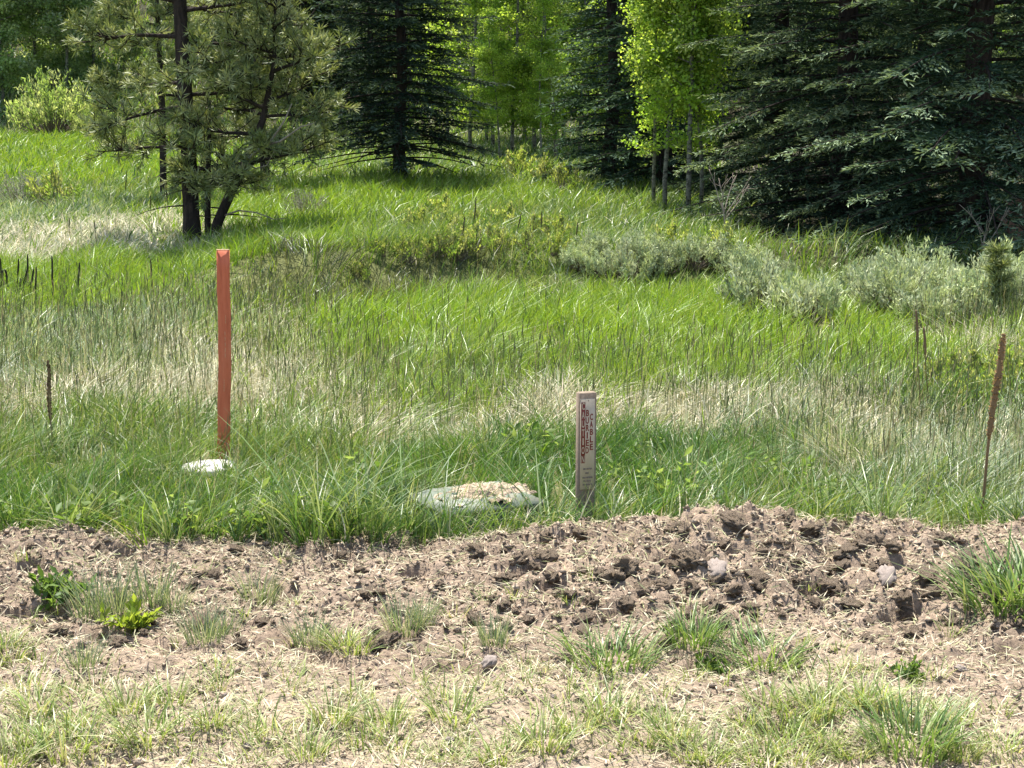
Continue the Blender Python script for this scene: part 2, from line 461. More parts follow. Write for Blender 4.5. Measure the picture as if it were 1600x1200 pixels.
def weights(x, y):
    jx = x + 0.35 * noise(x / 0.9, y / 1.4, 51) * (1 + y / 20); jy = y + 0.6 * noise(x / 1.1, y / 1.6, 52) * (1 + y / 25)
    W = np.tile(BASEW, (len(x), 1))
    for px, py, rx, ry, k, s in PATCH:
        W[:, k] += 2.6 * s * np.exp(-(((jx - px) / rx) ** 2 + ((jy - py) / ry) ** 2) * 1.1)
    n = 1.0 * noise(x / 0.45, y / 0.6, 55) + 0.6 * noise(x / 0.15, y / 0.2, 56)
    W[:, 1] *= np.clip(1 + 1.2 * n, 0.1, 3); W[:, 4] *= np.clip(1 - 1.1 * noise(x / 0.3, y / 0.4, 57), 0.1, 3); W[:, 3] *= np.clip(1 - n, 0.15, 3)
    W = W ** 1.5
    return W / W.sum(1, keepdims=True)

CLEAR = []   # (x, y, r) footprints without grass
def clear_mask(x, y):
    m = np.ones(len(x), bool)
    for cx, cy_, r in CLEAR:
        m &= (x - cx) ** 2 + (y - cy_) ** 2 > r * r
    return m

def right_wood(x, y):
    """bare needle litter below the big spruces"""
    return sm((x - 2.7 - (y - 19) * 0.12) / 0.8) * sm((y - 20.0) / 1.2)

def edge_y(x):
    return 6.70 + 0.20 * noise(x / 0.30, x * 0, 61) + 0.12 * noise(x / 1.1, x * 0, 62) + 0.10 * noise(x / 0.09, x * 0, 63)

def scatter(y0, y1, dens, extra=1.6):
    hw = lambda y: y * 0.352 + extra
    n = int(dens * (y1 - y0) * (hw(y0) + hw(y1)))
    y = rng.uniform(y0, y1, n); x = rng.uniform(-1, 1, n) * hw(y1)
    k = (np.abs(x) < hw(y)) & (y > edge_y(x))
    return x[k], y[k]

def meadow(name, y0, y1, dens, h, wd, seg, label, cat='grass'):
    x, y = scatter(y0, y1, dens)
    k = clear_mask(x, y) & (rng.random(len(x)) > right_wood(x, y) * 0.95)
    x, y = x[k], y[k]
    # gather the roots into loose clumps
    cx_, cy_ = np.round(x / 0.16), np.round(y / 0.16)
    pull = 0.45 * (hsh(cx_, cy_, 5) > 0.4)
    x = x + (cx_ * 0.16 - x) * pull; y = y + (cy_ * 0.16 - y) * pull
    W = weights(x, y)
    cum = np.cumsum(W, 1)
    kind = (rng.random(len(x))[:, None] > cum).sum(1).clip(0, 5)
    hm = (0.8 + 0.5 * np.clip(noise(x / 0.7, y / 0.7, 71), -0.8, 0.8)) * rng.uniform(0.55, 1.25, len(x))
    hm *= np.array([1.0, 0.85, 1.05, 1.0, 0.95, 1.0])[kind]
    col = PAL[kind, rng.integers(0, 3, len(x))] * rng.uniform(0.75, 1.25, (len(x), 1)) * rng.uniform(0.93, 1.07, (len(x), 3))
    root = np.stack([x, y, H(x, y) - 0.015], 1)
    a = rng.uniform(0, 2 * math.pi, len(x))
    wind = np.stack([0.12 + 0 * x, -0.02 + 0 * x], 1)
    lean = np.stack([np.cos(a), np.sin(a)], 1) * rng.uniform(0, 0.4, len(x))[:, None] + wind
    swirl = np.stack([noise(x / 0.55, y / 0.7, 111), noise(x / 0.55, y / 0.7, 112)], 1) * np.where(noise(x / 1.1, y / 1.3, 113) > 0.05, 0.75, 0.25)[:, None]
    lean = lean + swirl * np.where(kind == 1, 1.3, 0.8)[:, None]
    b = a + rng.normal(0, 0.7, len(x))
    bend = np.stack([np.cos(b), np.sin(b)], 1) * (rng.uniform(0.05, 0.85, len(x)) * np.where(kind == 1, 1.7, 1.0))[:, None] + wind * 0.8
    bend = bend + swirl * 0.6
    tip = col * np.where(kind == 1, 1.0, 1.0)[:, None]
    tip = np.where((rng.random(len(x)) < 0.15)[:, None], col * 0.5 + np.array([.36, .32, .19]) * 0.5, tip)
    ww = wd * rng.uniform(0.6, 1.35, len(x))
    for dry, nm, mt in ((False, name, M_grass), (True, 'dry_' + name, M_straw)):
        q = (kind == 1) == dry
        g = Geo(); blades(g, root[q], (h * hm)[q], ww[q], lean[q], bend[q], col[q], seg, None, tip[q])
        o = g.build(nm, mt)
        tag(o, ('dry straw-coloured ' if dry else 'green ') + label, cat, None, 'stuff')

def stalks(name, y0, y1, dens, h, wd, label):
    """tall thin flowering stems with slim seed heads"""
    x, y = scatter(y0, y1, dens)
    W = weights(x, y)
    k = clear_mask(x, y) & (rng.random(len(x)) < (W[:, 1] * 1.3 + W[:, 4] * 0.7 + W[:, 0] * 0.2 + 0.02)) & (right_wood(x, y) < 0.3)
    x, y = x[k], y[k]; n = len(x)
    hh = h * rng.uniform(0.6, 1.2, n)
    root = np.stack([x, y, H(x, y)], 1)
    a = rng.uniform(0, 6.283, n)
    lean = np.stack([np.cos(a), np.sin(a)], 1) * rng.uniform(0, 0.12, n)[:, None] + np.array([[0.03, 0]])
    bend = np.stack([np.cos(a), np.sin(a)], 1) * rng.uniform(0, 0.12, n)[:, None]
    green = rng.random(n) < 0.75
    col = np.where(green[:, None], np.array([.09, .13, .05]), np.array([.40, .36, .23])) * rng.uniform(0.6, 1.3, (n, 1))
    g = Geo()
    blades(g, root, hh, wd, lean, bend, col, 2)
    top = root + np.concatenate([(lean + bend) * hh[:, None], (hh * (1 - 0.42 * np.linalg.norm(bend, axis=1)))[:, None]], 1)
    d = nrm(np.concatenate([lean + 2 * bend, np.ones((n, 1))], 1))
    hl = hh * rng.uniform(0.10, 0.3, n)
    hc = np.where(green[:, None], np.array([.10, .125, .065]), np.array([.34, .31, .21])) * rng.uniform(0.5, 1.2, (n, 1))
    for q in (0.0, 1.57):
        yw = a + q
        N = np.stack([np.cos(yw), np.sin(yw), 0 * yw], 1)
        leaves(g, top - d * hl[:, None] * 0.8, d, N, hl, wd * 1.9, hc, 0.1)
    tag(g.build(name, M_grass), label, 'grass', None, 'stuff')

# ------------------------------------------------------------------ man-made things
# red-orange marker stake
sx, sy, sz = at(349, 722)
CLEAR.append((sx, sy, 0.09))
stake = empty('marker_stake', (sx, sy, Hs(sx, sy)), 'tall flat red-orange painted wooden marker stake leaning slightly in the grass', 'stake')
g = Geo(); ge = Geo()
mm_px = sy / FPX * 1.01
Hst = 327 * mm_px * 1.02
def stake_loft(g, w_, th, z0, z1, n=14, rough=0.0):
    v, t = [], []
    for i in range(n):
        f = i / (n - 1); z = z0 + (z1 - z0) * f
        q = np.clip(z / Hst, -0.2, 1)
        cx = (np.interp(q, [-0.2, 0, .3, .55, 1], [-2, 0, 4.2, 7.6, 8.5]) - 0) * mm_px + rough * math.sin(i * 2.1) * 0.002
        cyy = 0.02 * q
        e = 0.0035
        for px, py in ((w_ - e, -th), (w_, -th + e), (w_, th - e), (w_ - e, th), (-w_ + e, th), (-w_, th - e), (-w_, -th + e), (-w_ + e, -th)):
            v.append((cx + px, cyy + py, z))
    for i in range(n - 1):
        for j in range(8):
            p, q = i * 8 + j, i * 8 + (j + 1) % 8
            t += [(p, q, p + 8), (q, q + 8, p + 8)]
    b = (n - 1) * 8
    for j in range(1, 7): t += [(b, b + j, b + j + 1), (0, j + 1, j)]
    g.add(v, t)
stake_loft(g, 0.037, 0.010, -0.25, Hst, rough=1.0)
g.build('shaft', M_stake, stake)
cx = 8.5 * mm_px
box(ge, cx, 0.02, Hst + 0.003, 0.073, 0.0195, 0.006, bev=0.0015)
tag(ge.build('end_grain', M_stakewood, stake), 'bare wood end of the stake')
for q0, q1, dx in ((.50, .63, 0.004), (.34, .40, 0.0), (.66, .70, 0.010)):
    sc_ = Geo()
    for k in range(5):
        a0 = q0 + (q1 - q0) * k / 5; a1 = q0 + (q1 - q0) * (k + 0.7) / 5
        c0 = np.interp((a0 + a1) / 2, [-0.2, 0, .3, .55, 1], [-2, 0, 4.2, 7.6, 8.5]) * mm_px + dx
        box(sc_, c0, 0.02 * a0 - 0.0105, (a0 + a1) / 2 * Hst, 0.0022, 0.002, (a1 - a0) * Hst, bev=0.0004)
    tag(sc_.build('scratch', M_stakewood, stake), 'pale scrape through the paint')

# buried cable sign
px_, py_, _ = at(914, 806)
py_ = 7.05; px_ = (914.5 - 800) / FPX * 7.25
CLEAR.append((px_, py_, 0.07)); CLEAR.append((px_, py_ - 0.14, 0.09))
zt = CAM_Z - 7.0 * math.tan(PITCH + math.atan((615 - 600) / FPX))
post = empty('buried_cable_post', (px_, py_, 0), 'grey wooden post carrying a cream buried cable warning plate', 'sign post', None, rz=R(17))
g = Geo(); box(g, 0, 0, (zt - 0.35) / 2, 0.092, 0.045, zt + 0.35, bev=0.004)
g.build('post', M_post, post)
PW, PH = 0.073, 0.447
pz = zt - 0.03 - PH / 2
g = Geo(); box(g, -0.003, -0.0225 - 0.0055, pz, PW, 0.009, PH, bev=0.0012)
plate = g.build('sign_plate', M_plate, post)
yf = -0.0225 - 0.0100
def text_mesh(s, size, mat, bold=0.0, ext=0.0004):
    cu = bpy.data.curves.new('lettering', 'FONT')
    cu.body = s; cu.size = size; cu.align_x = 'CENTER'; cu.align_y = 'CENTER'
    cu.extrude = ext; cu.offset = bold; cu.resolution_u = 3
    o = bpy.data.objects.new('lettering', cu); COL.objects.link(o)
    bpy.context.view_layer.update()
    me = bpy.data.meshes.new_from_object(o.evaluated_get(bpy.context.evaluated_depsgraph_get()))
    bpy.data.objects.remove(o); bpy.data.curves.remove(cu)
    me.name = 'letter'; me.materials.clear(); me.materials.append(mat)
    return me
def letter(ch, x, z, hgt, wid, mat, bold, yo=0.0):
    me = text_mesh(ch, hgt * 1.38, mat, bold)
    o = link('letter', me, plate, (x, yf - 0.0006 - yo, z))
    o.rotation_euler = (R(90), 0, 0)
    w0 = max(v.co.x for v in me.vertices) - min(v.co.x for v in me.vertices)
    o.scale = (min(1.6, wid / w0) if ch != 'I' else 1.0, 1, 1)
    return o
# red strip with cream letters: CAUTION; dark red letters: BURIED, CABLE
ptop = pz + PH / 2
xs1 = -0.003 - PW / 2 + 0.0125
g = Geo(); box(g, xs1, yf - 0.0008, ptop - 0.015 - 0.150, 0.0205, 0.0012, 0.300, bev=0.0002)
g.build('red_strip', M_red, plate)
for i, ch in enumerate('CAUTION'):
    letter(ch, xs1, ptop - 0.036 - i * 0.0435, 0.035, 0.0145, M_plate, 0.0008, 0.0010)
for i, ch in enumerate('BURIED'):
    letter(ch, xs1 + 0.0215, ptop - 0.070 - i * 0.0368, 0.031, 0.0165, M_red, 0.0012)
for i, ch in enumerate('CABLE'):
    letter(ch, xs1 + 0.0425, ptop - 0.090 - i * 0.0370, 0.031, 0.0165, M_red, 0.0012)
def marks(x0, x1, z, hgt):
    g = Geo(); x = x0; k = 0
    while x < x1:
        wv = 0.0022 + 0.0016 * ((k * 7) % 3)
        box(g, x + wv / 2, yf - 0.0005, z + 0.0006 * ((k * 5) % 3 - 1), wv * 0.75, 0.0007, hgt * (0.8 + 0.1 * (k % 3)), bev=0.0001)
        x += wv; k += 1
    g.build('small_print', M_print, plate)
xl = -0.003 - PW / 2
for z_, rows in ((0.345, ((.014, .027), (.031, .058))), (0.366, ((.026, .040),)), (0.388, ((.010, .024), (.029, .035), (.039, .062))),
                 (0.405, ((.014, .026), (.031, .051))), (0.423, ((.012, .022), (.026, .034), (.038, .056))), (0.432, ((.028, .033),))):
    for a_, b_ in rows: marks(xl + a_, xl + b_, ptop - z_, 0.0085)
for zz in (ptop - 0.008, pz - PH / 2 + 0.008):
    g = Geo(); tube(g, [(0, yf + 0.002, zz), (0, yf - 0.0016, zz)], [0.0035, 0.0030], (1, 1, 1), 8)
    g.build('screw', M_post, plate)

# green utility vault half buried behind the berm
vx, vy, VZ = (745 - 800) / FPX * 7.4, 7.36, -0.095
CLEAR.append((vx, vy, 0.27)); CLEAR.append((vx + 0.12, vy - 0.26, 0.17)); CLEAR.append((vx + 0.26, vy - 0.2, 0.12))
VR = R(28)
vault = empty('utility_vault', (vx, vy, VZ), 'low green plastic utility vault with pale lid half buried behind the dirt berm', 'utility box', None, rz=VR)
g = Geo(); box(g, 0, 0, 0.02, 0.50, 0.40, 0.26, bev=0.012)
g.build('body', M_vault, vault)
g = Geo()
lx, ly = 0.285, 0.225
lv = [(lx, ly, .145), (-lx, ly, .145), (-lx, -ly, .145), (lx, -ly, .145), (lx, ly, .165), (-lx, ly, .165), (-lx, -ly, .165), (lx, -ly, .165),
      (lx * .72, ly * .7, .205), (-lx * .72, ly * .7, .205), (-lx * .72, -ly * .7, .205), (lx * .72, -ly * .7, .205)]
lt = [(0, 2, 1), (0, 3, 2)]
for j in range(4):
    k = (j + 1) % 4
    for b_ in (0, 4): lt += [(b_ + j, b_ + k, b_ + 4 + j), (b_ + k, b_ + 4 + k, b_ + 4 + j)]
lt += [(8, 9, 10), (8, 10, 11)]
g.add(lv, lt)
lid = g.build('lid', M_lid, vault)
for sxx in (-1, 1):
    g = Geo(); tube(g, [(sxx * .13, 0.0, .2045), (sxx * .13, 0.0, .2095)], [0.016, 0.014], (1, 1, 1), 10)
    g.build('bolt', M_vault, lid)
# straw-strewn soil lying on the lid
g = Geo()
n = 36; a = np.linspace(-1, 1, n); X, Y = np.meshgrid(a, a)
rr = np.sqrt(X ** 2 + Y ** 2) + 0.55 * noise(X * 2.1, Y * 2.1, 81)
Z = np.clip(1 - rr, -0.05, 1) * 0.045 + 0.014 * noise(X * 6, Y * 6, 82) + 0.006 * noise(X * 15, Y * 15, 83) - 0.004
hv = np.stack([X * 0.26, Y * 0.19, Z], -1).reshape(-1, 3)
ii = (np.arange(n - 1)[:, None] * n + np.arange(n - 1)[None]).ravel()
ht = np.concatenate([np.stack([ii, ii + 1, ii + n + 1], 1), np.stack([ii, ii + n + 1, ii + n], 1)], 0)
rin = (rr < 1.04).ravel(); ht = ht[rin[ht].all(1)]
g.add(hv, ht)
heap = g.build('soil_heap', M_soil, None, True)
heap.location = (vx + 0.04, vy - 0.02, VZ + 0.196); heap.rotation_euler = (0, 0, VR)
n = 300
hx, hy = rng.normal(0, 0.4, n).clip(-.9, .9), rng.normal(0, 0.4, n).clip(-.9, .9)
hz = np.clip(1 - np.sqrt(hx ** 2 + hy ** 2) - 0.55 * noise(hx * 2.1, hy * 2.1, 81), -0.05, 1) * 0.045 + 0.012 * noise(hx * 6, hy * 6, 82)
aa = rng.uniform(0, 6.28, n)
gs = Geo(); leaves(gs, np.stack([hx * .24, hy * .17, np.maximum(hz, 0.004) + 0.004], 1), np.stack([np.cos(aa), np.sin(aa), rng.normal(0.1, .25, n)], 1), rng.normal(0, .4, (n, 3)) + np.array([[0, 0, 1]]),
       rng.uniform(.015, .06, n), rng.uniform(.003, .006, n), np.array([[.60, .52, .36], [.48, .40, .28], [.36, .29, .2]])[rng.integers(0, 3, n)], .2)
o = gs.build('straw', M_straw, heap); o['kind'] = 'stuff'
tag(heap, 'heap of crumbly pale soil and straw spilled on the vault lid', 'soil heap')

# round white cover on a short pipe
wx, wy, _ = (320 - 800) / FPX * 8.35, 8.28, 0
CLEAR.append((wx, wy, 0.17)); CLEAR.append((wx + 0.02, wy - 0.24, 0.10))
cap = empty('white_access_cover', (wx, wy, Hs(wx, wy) - 0.10), 'round white access cover lying in the grass beside the red-orange stake', 'cover')
g = Geo()
prof = [(0.0, 0.150), (0.09, 0.150), (0.145, 0.146), (0.158, 0.139), (0.160, 0.112), (0.150, 0.108)]
m = 32; v, t = [], []
for r_, z_ in prof[1:]:
    for j in range(m):
        aa = j * 2 * math.pi / m; wob = 1 + 0.03 * math.sin(3 * aa + 1) + 0.015 * math.sin(7 * aa)
        v.append((r_ * wob * math.cos(aa), r_ * wob * math.sin(aa), z_ + 0.004 * math.sin(2 * aa)))
for i in range(len(prof) - 2):
    for j in range(m):
        p, q = i * m + j, i * m + (j + 1) % m
        t += [(p, p + m, q), (q, p + m, q + m)]
v.append((0, 0, 0.151))
for j in range(m): t.append((len(v) - 1, j, (j + 1) % m))
g.add(v, t)
lidw = g.build('lid', M_white, cap)
g = Geo(); tube(g, [(0, 0, -0.15), (0, 0, 0.115)], [0.135, 0.135], (1, 1, 1), 24); g.build('pipe', M_white, cap)
g = Geo(); tube(g, [(0.0, -0.05, .149), (0.0, -0.05, .157)], [0.022, 0.020], (1, 1, 1), 12); g.build('plug', M_white, lidw)

# ------------------------------------------------------------------ trees
def bent(p0, d0, L, n, droop=0.0, wob=0.05, lift=0.0):
    d = np.array(d0, float); p = np.array(p0, float); pts = [p.copy()]
    for k in range(n):
        f = (k + 1) / n
        d = d + np.array([rng.normal(0, wob), rng.normal(0, wob), rng.normal(0, wob * 0.6) - droop / n + lift * max(0, f - 0.55) / n * 4])
        d /= np.linalg.norm(d)
        p = p + d * L / n
        pts.append(p.copy())
    return np.array(pts)

def along(pts, f):
    n = len(pts) - 1
    q = np.clip(np.asarray(f) * n, 0, n - 1e-6); i = q.astype(int); r = (q - i)[:, None]
    P = pts[i] * (1 - r) + pts[i + 1] * r
    return P, nrm(pts[i + 1] - pts[i])

def make_spruce(Ht, Rad, z0, dens, c_in, c_tip, dead=0, seedv=0, el=0.12, ew=0.036, trunk_r=0.2):
    """returns meshes trunk, branch, crown"""
    gt_, gb, gc_ = Geo(), Geo(), Geo()
    tp = np.array([[0.04 * math.sin(i * 1.3 + seedv), 0.04 * math.cos(i * 0.9), Ht * i / 16 - 0.3 * (i == 0)] for i in range(17)])
    tube(gt_, tp, trunk_r * (1 - np.linspace(0, 1, 17) ** 1.1 * 0.97) * np.where(np.arange(17) == 0, 1.35, 1), (1, 1, 1), 10)
    c_in, c_tip = np.array(c_in), np.array(c_tip)
    z = z0
    while z < Ht * 0.97:
        f = z / Ht
        nb = rng.integers(5, 8)
        ph = rng.uniform(0, 6.283)
        for b in range(nb):
            a = ph + b * 6.283 / nb + rng.normal(0, 0.2)
            L = Rad * (1 - f) ** 0.75 * rng.uniform(0.72, 1.12) + 0.12
            up = 0.30 * f - 0.02 + rng.normal(0, 0.06)
            d0 = np.array([math.cos(a), math.sin(a), up])
            pts = bent((0, 0, z + rng.normal(0, 0.05)), d0, L, 7, 0.26 * (1 - f) + 0.10, 0.05, 0.16)
            pts[:, 2] = np.maximum(pts[:, 2], 0.08)
            tube(gb, pts, np.linspace(0.020, 0.004, 8) * (0.4 + L / 3), (1, 1, 1), 4, False)
            isdead = z < z0 + dead
            if isdead and rng.random() < 0.75: continue
            nl = max(5, int(L / 0.085 * dens))
            s = rng.uniform(0.06, 1.0, nl) ** 0.85
            P, T = along(pts, s)
            lat = nrm(np.cross(T, [0, 0, 1.0])) * np.where(rng.random(nl) < 0.5, 1, -1)[:, None]
            ll = (0.30 * L * (1.05 - s) + 0.16) * rng.uniform(0.6, 1.15, nl)
            dd = nrm(T * rng.uniform(0.45, 1.0, nl)[:, None] + lat * rng.uniform(0.5, 1.1, nl)[:, None] + np.array([[0, 0, -0.10]]) + rng.normal(0, 0.09, (nl, 3)))
            ne = np.maximum(3, (ll / (el * 0.34)).astype(int))
            idx = np.repeat(np.arange(nl), ne)
            q = np.concatenate([(np.arange(k) + rng.random(k) * 0.6) / k for k in ne])
            bp = P[idx] + dd[idx] * (ll[idx] * q)[:, None] + np.stack([0 * q, 0 * q, -0.10 * ll[idx] * q * q], 1)
            ed = nrm(dd[idx] + rng.normal(0, 0.42, (len(idx), 3)) * np.array([[1, 1, 0.7]]) + np.array([[0, 0, 0.08]]))
            N = nrm(np.array([[0, 0, 1.0]]) + rng.normal(0, 0.55, (len(idx), 3)))
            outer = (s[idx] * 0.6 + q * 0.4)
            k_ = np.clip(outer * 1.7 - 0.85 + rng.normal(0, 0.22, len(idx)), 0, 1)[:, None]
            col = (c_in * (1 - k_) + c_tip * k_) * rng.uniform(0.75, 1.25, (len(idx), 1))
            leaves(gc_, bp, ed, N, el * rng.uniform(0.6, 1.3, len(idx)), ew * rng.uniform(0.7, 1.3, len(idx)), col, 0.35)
        z += (0.20 + 0.12 * f) * rng.uniform(0.8, 1.25)
    return gt_, gb, gc_

def tree_from(name, parts, loc, label, cat, group=None, rz=0, sc=1, mats=None):
    e = empty(name, loc, label, cat, group, rz, sc)
    for (nm, me) in parts:
        o = link(nm, me, e)
        if nm == 'branch' or nm == 'crown': o['kind'] = 'stuff'
    return e

SP_IN, SP_TIP = (0.042, 0.080, 0.046), (0.34, 0.43, 0.26)  # pale tips: new growth, lightened further to paint sunlight on the bough ends
def spruce_parts(*a, **k):
    t_, b_, c_ = make_spruce(*a, **k)
    return [('trunk', t_.mesh('trunk', M_bark, True)), ('branch', b_.mesh('branch', M_bark)), ('crown', c_.mesh('crown', M_spruce))]

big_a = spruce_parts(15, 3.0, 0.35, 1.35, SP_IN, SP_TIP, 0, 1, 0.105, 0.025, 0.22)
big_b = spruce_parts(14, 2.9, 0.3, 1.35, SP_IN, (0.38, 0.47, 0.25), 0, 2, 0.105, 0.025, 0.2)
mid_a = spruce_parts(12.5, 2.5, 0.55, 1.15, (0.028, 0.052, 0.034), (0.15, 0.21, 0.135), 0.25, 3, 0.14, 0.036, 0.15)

def gp(u, D):
    x, y, z = at(u, D=D)
    return (x, y, float(Hbase(np.array([x]), np.array([y]))[0]))
SPG = None
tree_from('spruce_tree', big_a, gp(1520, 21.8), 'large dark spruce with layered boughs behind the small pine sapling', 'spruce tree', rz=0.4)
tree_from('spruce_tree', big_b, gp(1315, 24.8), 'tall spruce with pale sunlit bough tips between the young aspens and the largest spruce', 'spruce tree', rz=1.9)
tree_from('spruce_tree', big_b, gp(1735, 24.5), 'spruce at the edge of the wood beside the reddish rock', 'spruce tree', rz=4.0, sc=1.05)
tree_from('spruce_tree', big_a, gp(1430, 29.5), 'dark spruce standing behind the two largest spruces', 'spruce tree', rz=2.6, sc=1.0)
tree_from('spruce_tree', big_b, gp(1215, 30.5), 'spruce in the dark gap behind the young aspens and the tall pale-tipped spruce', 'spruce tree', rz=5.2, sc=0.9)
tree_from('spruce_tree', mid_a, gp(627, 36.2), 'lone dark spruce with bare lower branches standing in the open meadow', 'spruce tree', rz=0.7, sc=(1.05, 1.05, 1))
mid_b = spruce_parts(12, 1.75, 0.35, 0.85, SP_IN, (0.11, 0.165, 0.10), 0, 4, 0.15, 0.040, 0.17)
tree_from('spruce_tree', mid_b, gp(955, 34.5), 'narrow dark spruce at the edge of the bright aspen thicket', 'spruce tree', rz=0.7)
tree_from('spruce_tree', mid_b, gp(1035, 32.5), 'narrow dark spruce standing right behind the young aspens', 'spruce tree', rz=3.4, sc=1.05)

# pines ------------------------------------------------------------
PN = np.array([[.19, .24, .085], [.27, .31, .11], [.14, .185, .07], [.38, .41, .20]])
def tuft(gc_, P, D, ln, nneedle, wn):
    """star bursts of long needles at twig ends P pointing along D"""
    n = len(P)
    idx = np.repeat(np.arange(n), nneedle)
    k = len(idx)
    d = nrm(D[idx] * 0.75 + rng.normal(0, 0.62, (k, 3)) + np.array([[0, 0, 0.15]]))
    N = nrm(rng.normal(0, 1, (k, 3)))
    col = PN[rng.integers(0, 4, n)][idx] * rng.uniform(0.75, 1.25, (k, 1))
    b = P[idx] - D[idx] * rng.uniform(0, 0.10, k)[:, None]
    leaves(gc_, b, d, N, ln * rng.uniform(0.7, 1.2, k), wn, col, 0.1)

def foliate(gc_, gw, pts, L, ntw, start, ln=0.17, nn=18, wn=0.019, spread=0.5):
    s = rng.uniform(start, 1.0, ntw)
    P, T = along(pts, s)
    dd = nrm(T * rng.uniform(0.3, 0.9, ntw)[:, None] + rng.normal(0, 0.55, (ntw, 3)) + np.array([[0, 0, 0.30]]))
    l = spread * rng.uniform(0.35, 1.1, ntw) * (1.15 - 0.5 * s)
    Q = P + dd * l[:, None]
    for i in range(ntw):
        tube(gw, [P[i], P[i] + dd[i] * l[i] * 0.5 + np.array([0, 0, -0.02]), Q[i]], [0.010, 0.008, 0.006], (1, 1, 1), 3, False)
    tuft(gc_, Q, dd, ln, nn, wn)
    tuft(gc_, P + dd * (l * 0.6)[:, None], dd, ln * 0.9, nn // 2, wn)
    tuft(gc_, pts[-1:], nrm(pts[-1:] - pts[-2:-1]), ln, nn, wn)

def make_pine(name, loc, label, trunk_pts, trunk_r, Ht, Rad, nb, zlow, seedb, density=1.0, rootdead=3, group=None):
    e = empty(name, loc, label, 'pine tree', group)
    g = Geo(); tube(g, trunk_pts, trunk_r, (1, 1, 1), 12); g.build('trunk', M_bark, e, True)
    gc_ = Geo(); gtw = Geo()
    tp = np.asarray(trunk_pts, float)
    for b in range(nb):
        f = (b + 0.5) / nb
        z = zlow + (Ht * 0.96 - zlow) * f ** 1.05 + rng.normal(0, 0.08)
        px = np.interp(z, tp[:, 2], tp[:, 0]); py = np.interp(z, tp[:, 2], tp[:, 1])
        a = b * 2.39996 + seedb + rng.normal(0, 0.3)
        fr = z / Ht
        prof = np.interp(fr, [0, 0.12, 0.3, 0.5, 0.8, 1.0], [0.6, 0.85, 1.0, 0.85, 0.5, 0.08])
        L = Rad * prof * rng.uniform(0.75, 1.15)
        pts = bent((px, py, z), (math.cos(a), math.sin(a), -0.08 + 0.55 * fr), L, 7, 0.14, 0.09, 0.30)
        gb = Geo(); tube(gb, pts, np.linspace(0.045, 0.010, 8) * (0.45 + L / 3.2), (1, 1, 1), 6, False)
        bo = gb.build('bough', M_bark, e, True)
        foliate(gc_, gtw, pts, L, int((9 + 15 * L) * density), 0.22, spread=0.50)
        # secondary limbs
        for q in range(2 + int(L)):
            s0 = rng.uniform(0.35, 0.8)
            P, T = along(pts, np.array([s0]))
            d = nrm(T[0] * 0.7 + np.cross(T[0], [0, 0, 1]) * rng.choice([-1, 1]) * 0.8 + np.array([0, 0, rng.uniform(-0.1, 0.4)]))
            l2 = L * (1 - s0) * rng.uniform(0.7, 1.2) + 0.25
            p2 = bent(P[0], d, l2, 4, 0.05, 0.1, 0.3)
            tube(gtw, p2, np.linspace(0.018, 0.006, 5), (1, 1, 1), 4, False)
            foliate(gc_, gtw, p2, l2, int((5 + 10 * l2) * density), 0.2, spread=0.42)
    for k in range(rootdead):   # dead stubs low on the trunk
        z = rng.uniform(0.3, zlow + 0.2)
        px = np.interp(z, tp[:, 2], tp[:, 0]); a = rng.uniform(0, 6.28)
        gb = Geo(); p = bent((px, 0, z), (math.cos(a), math.sin(a), 0.1), rng.uniform(0.4, 1.0), 5, 0.2, 0.12)
        tube(gb, p, np.linspace(0.016, 0.004, 6), (1, 1, 1), 5, False); gb.build('dead_branch', M_bark, e)
    o = gtw.build('twig', M_bark, e); o['kind'] = 'stuff'
    o = gc_.build('crown', M_pine, e); o['kind'] = 'stuff'
    return e
p1 = gp(298, 24.8)
pine_main = make_pine('pine_tree', p1, 'large pine with a thick dark trunk and olive needles beside its leaning companion',
          [(0.02, 0, -0.3), (0, 0, 0), (-0.01, 0, 0.4), (-0.02, 0, 1.5), (-0.06, 0, 3.0), (-0.10, 0, 5), (-0.1, 0, 8), (-0.05, 0, 11.5)],
          [0.20, 0.165, 0.14, 0.13, 0.12, 0.10, 0.06, 0.01], 11.5, 1.8, 38, 1.05, 0.4, 0.62, 8)
p2 = gp(328, 24.7)
pine_lean = make_pine('pine_tree', p2, 'smaller pine leaning away from the thick trunk, with a bare pale limb', 
          [(-0.02, 0, -0.3), (0, 0, 0), (0.12, -0.05, 0.3), (0.34, -0.1, 0.75), (0.62, -0.15, 1.25), (0.95, -0.2, 2.0), (1.15, -0.2, 2.9), (1.2, -0.2, 4.2)],
          [0.12, 0.10, 0.085, 0.08, 0.07, 0.055, 0.035, 0.008], 4.2, 1.38, 22, 0.8, 2.0, 0.62, 5)
g = Geo(); tube(g, [(-0.06, 0.02, -0.2), (-0.06, 0, 0.3), (-0.04, 0.0, 0.9), (0.0, 0.02, 1.5), (0.04, 0.0, 2.3)], [0.06, 0.055, 0.05, 0.04, 0.02], (1, 1, 1), 8)
tag(g.build('second_stem', M_bark, pine_lean, True), 'thin upright second stem')
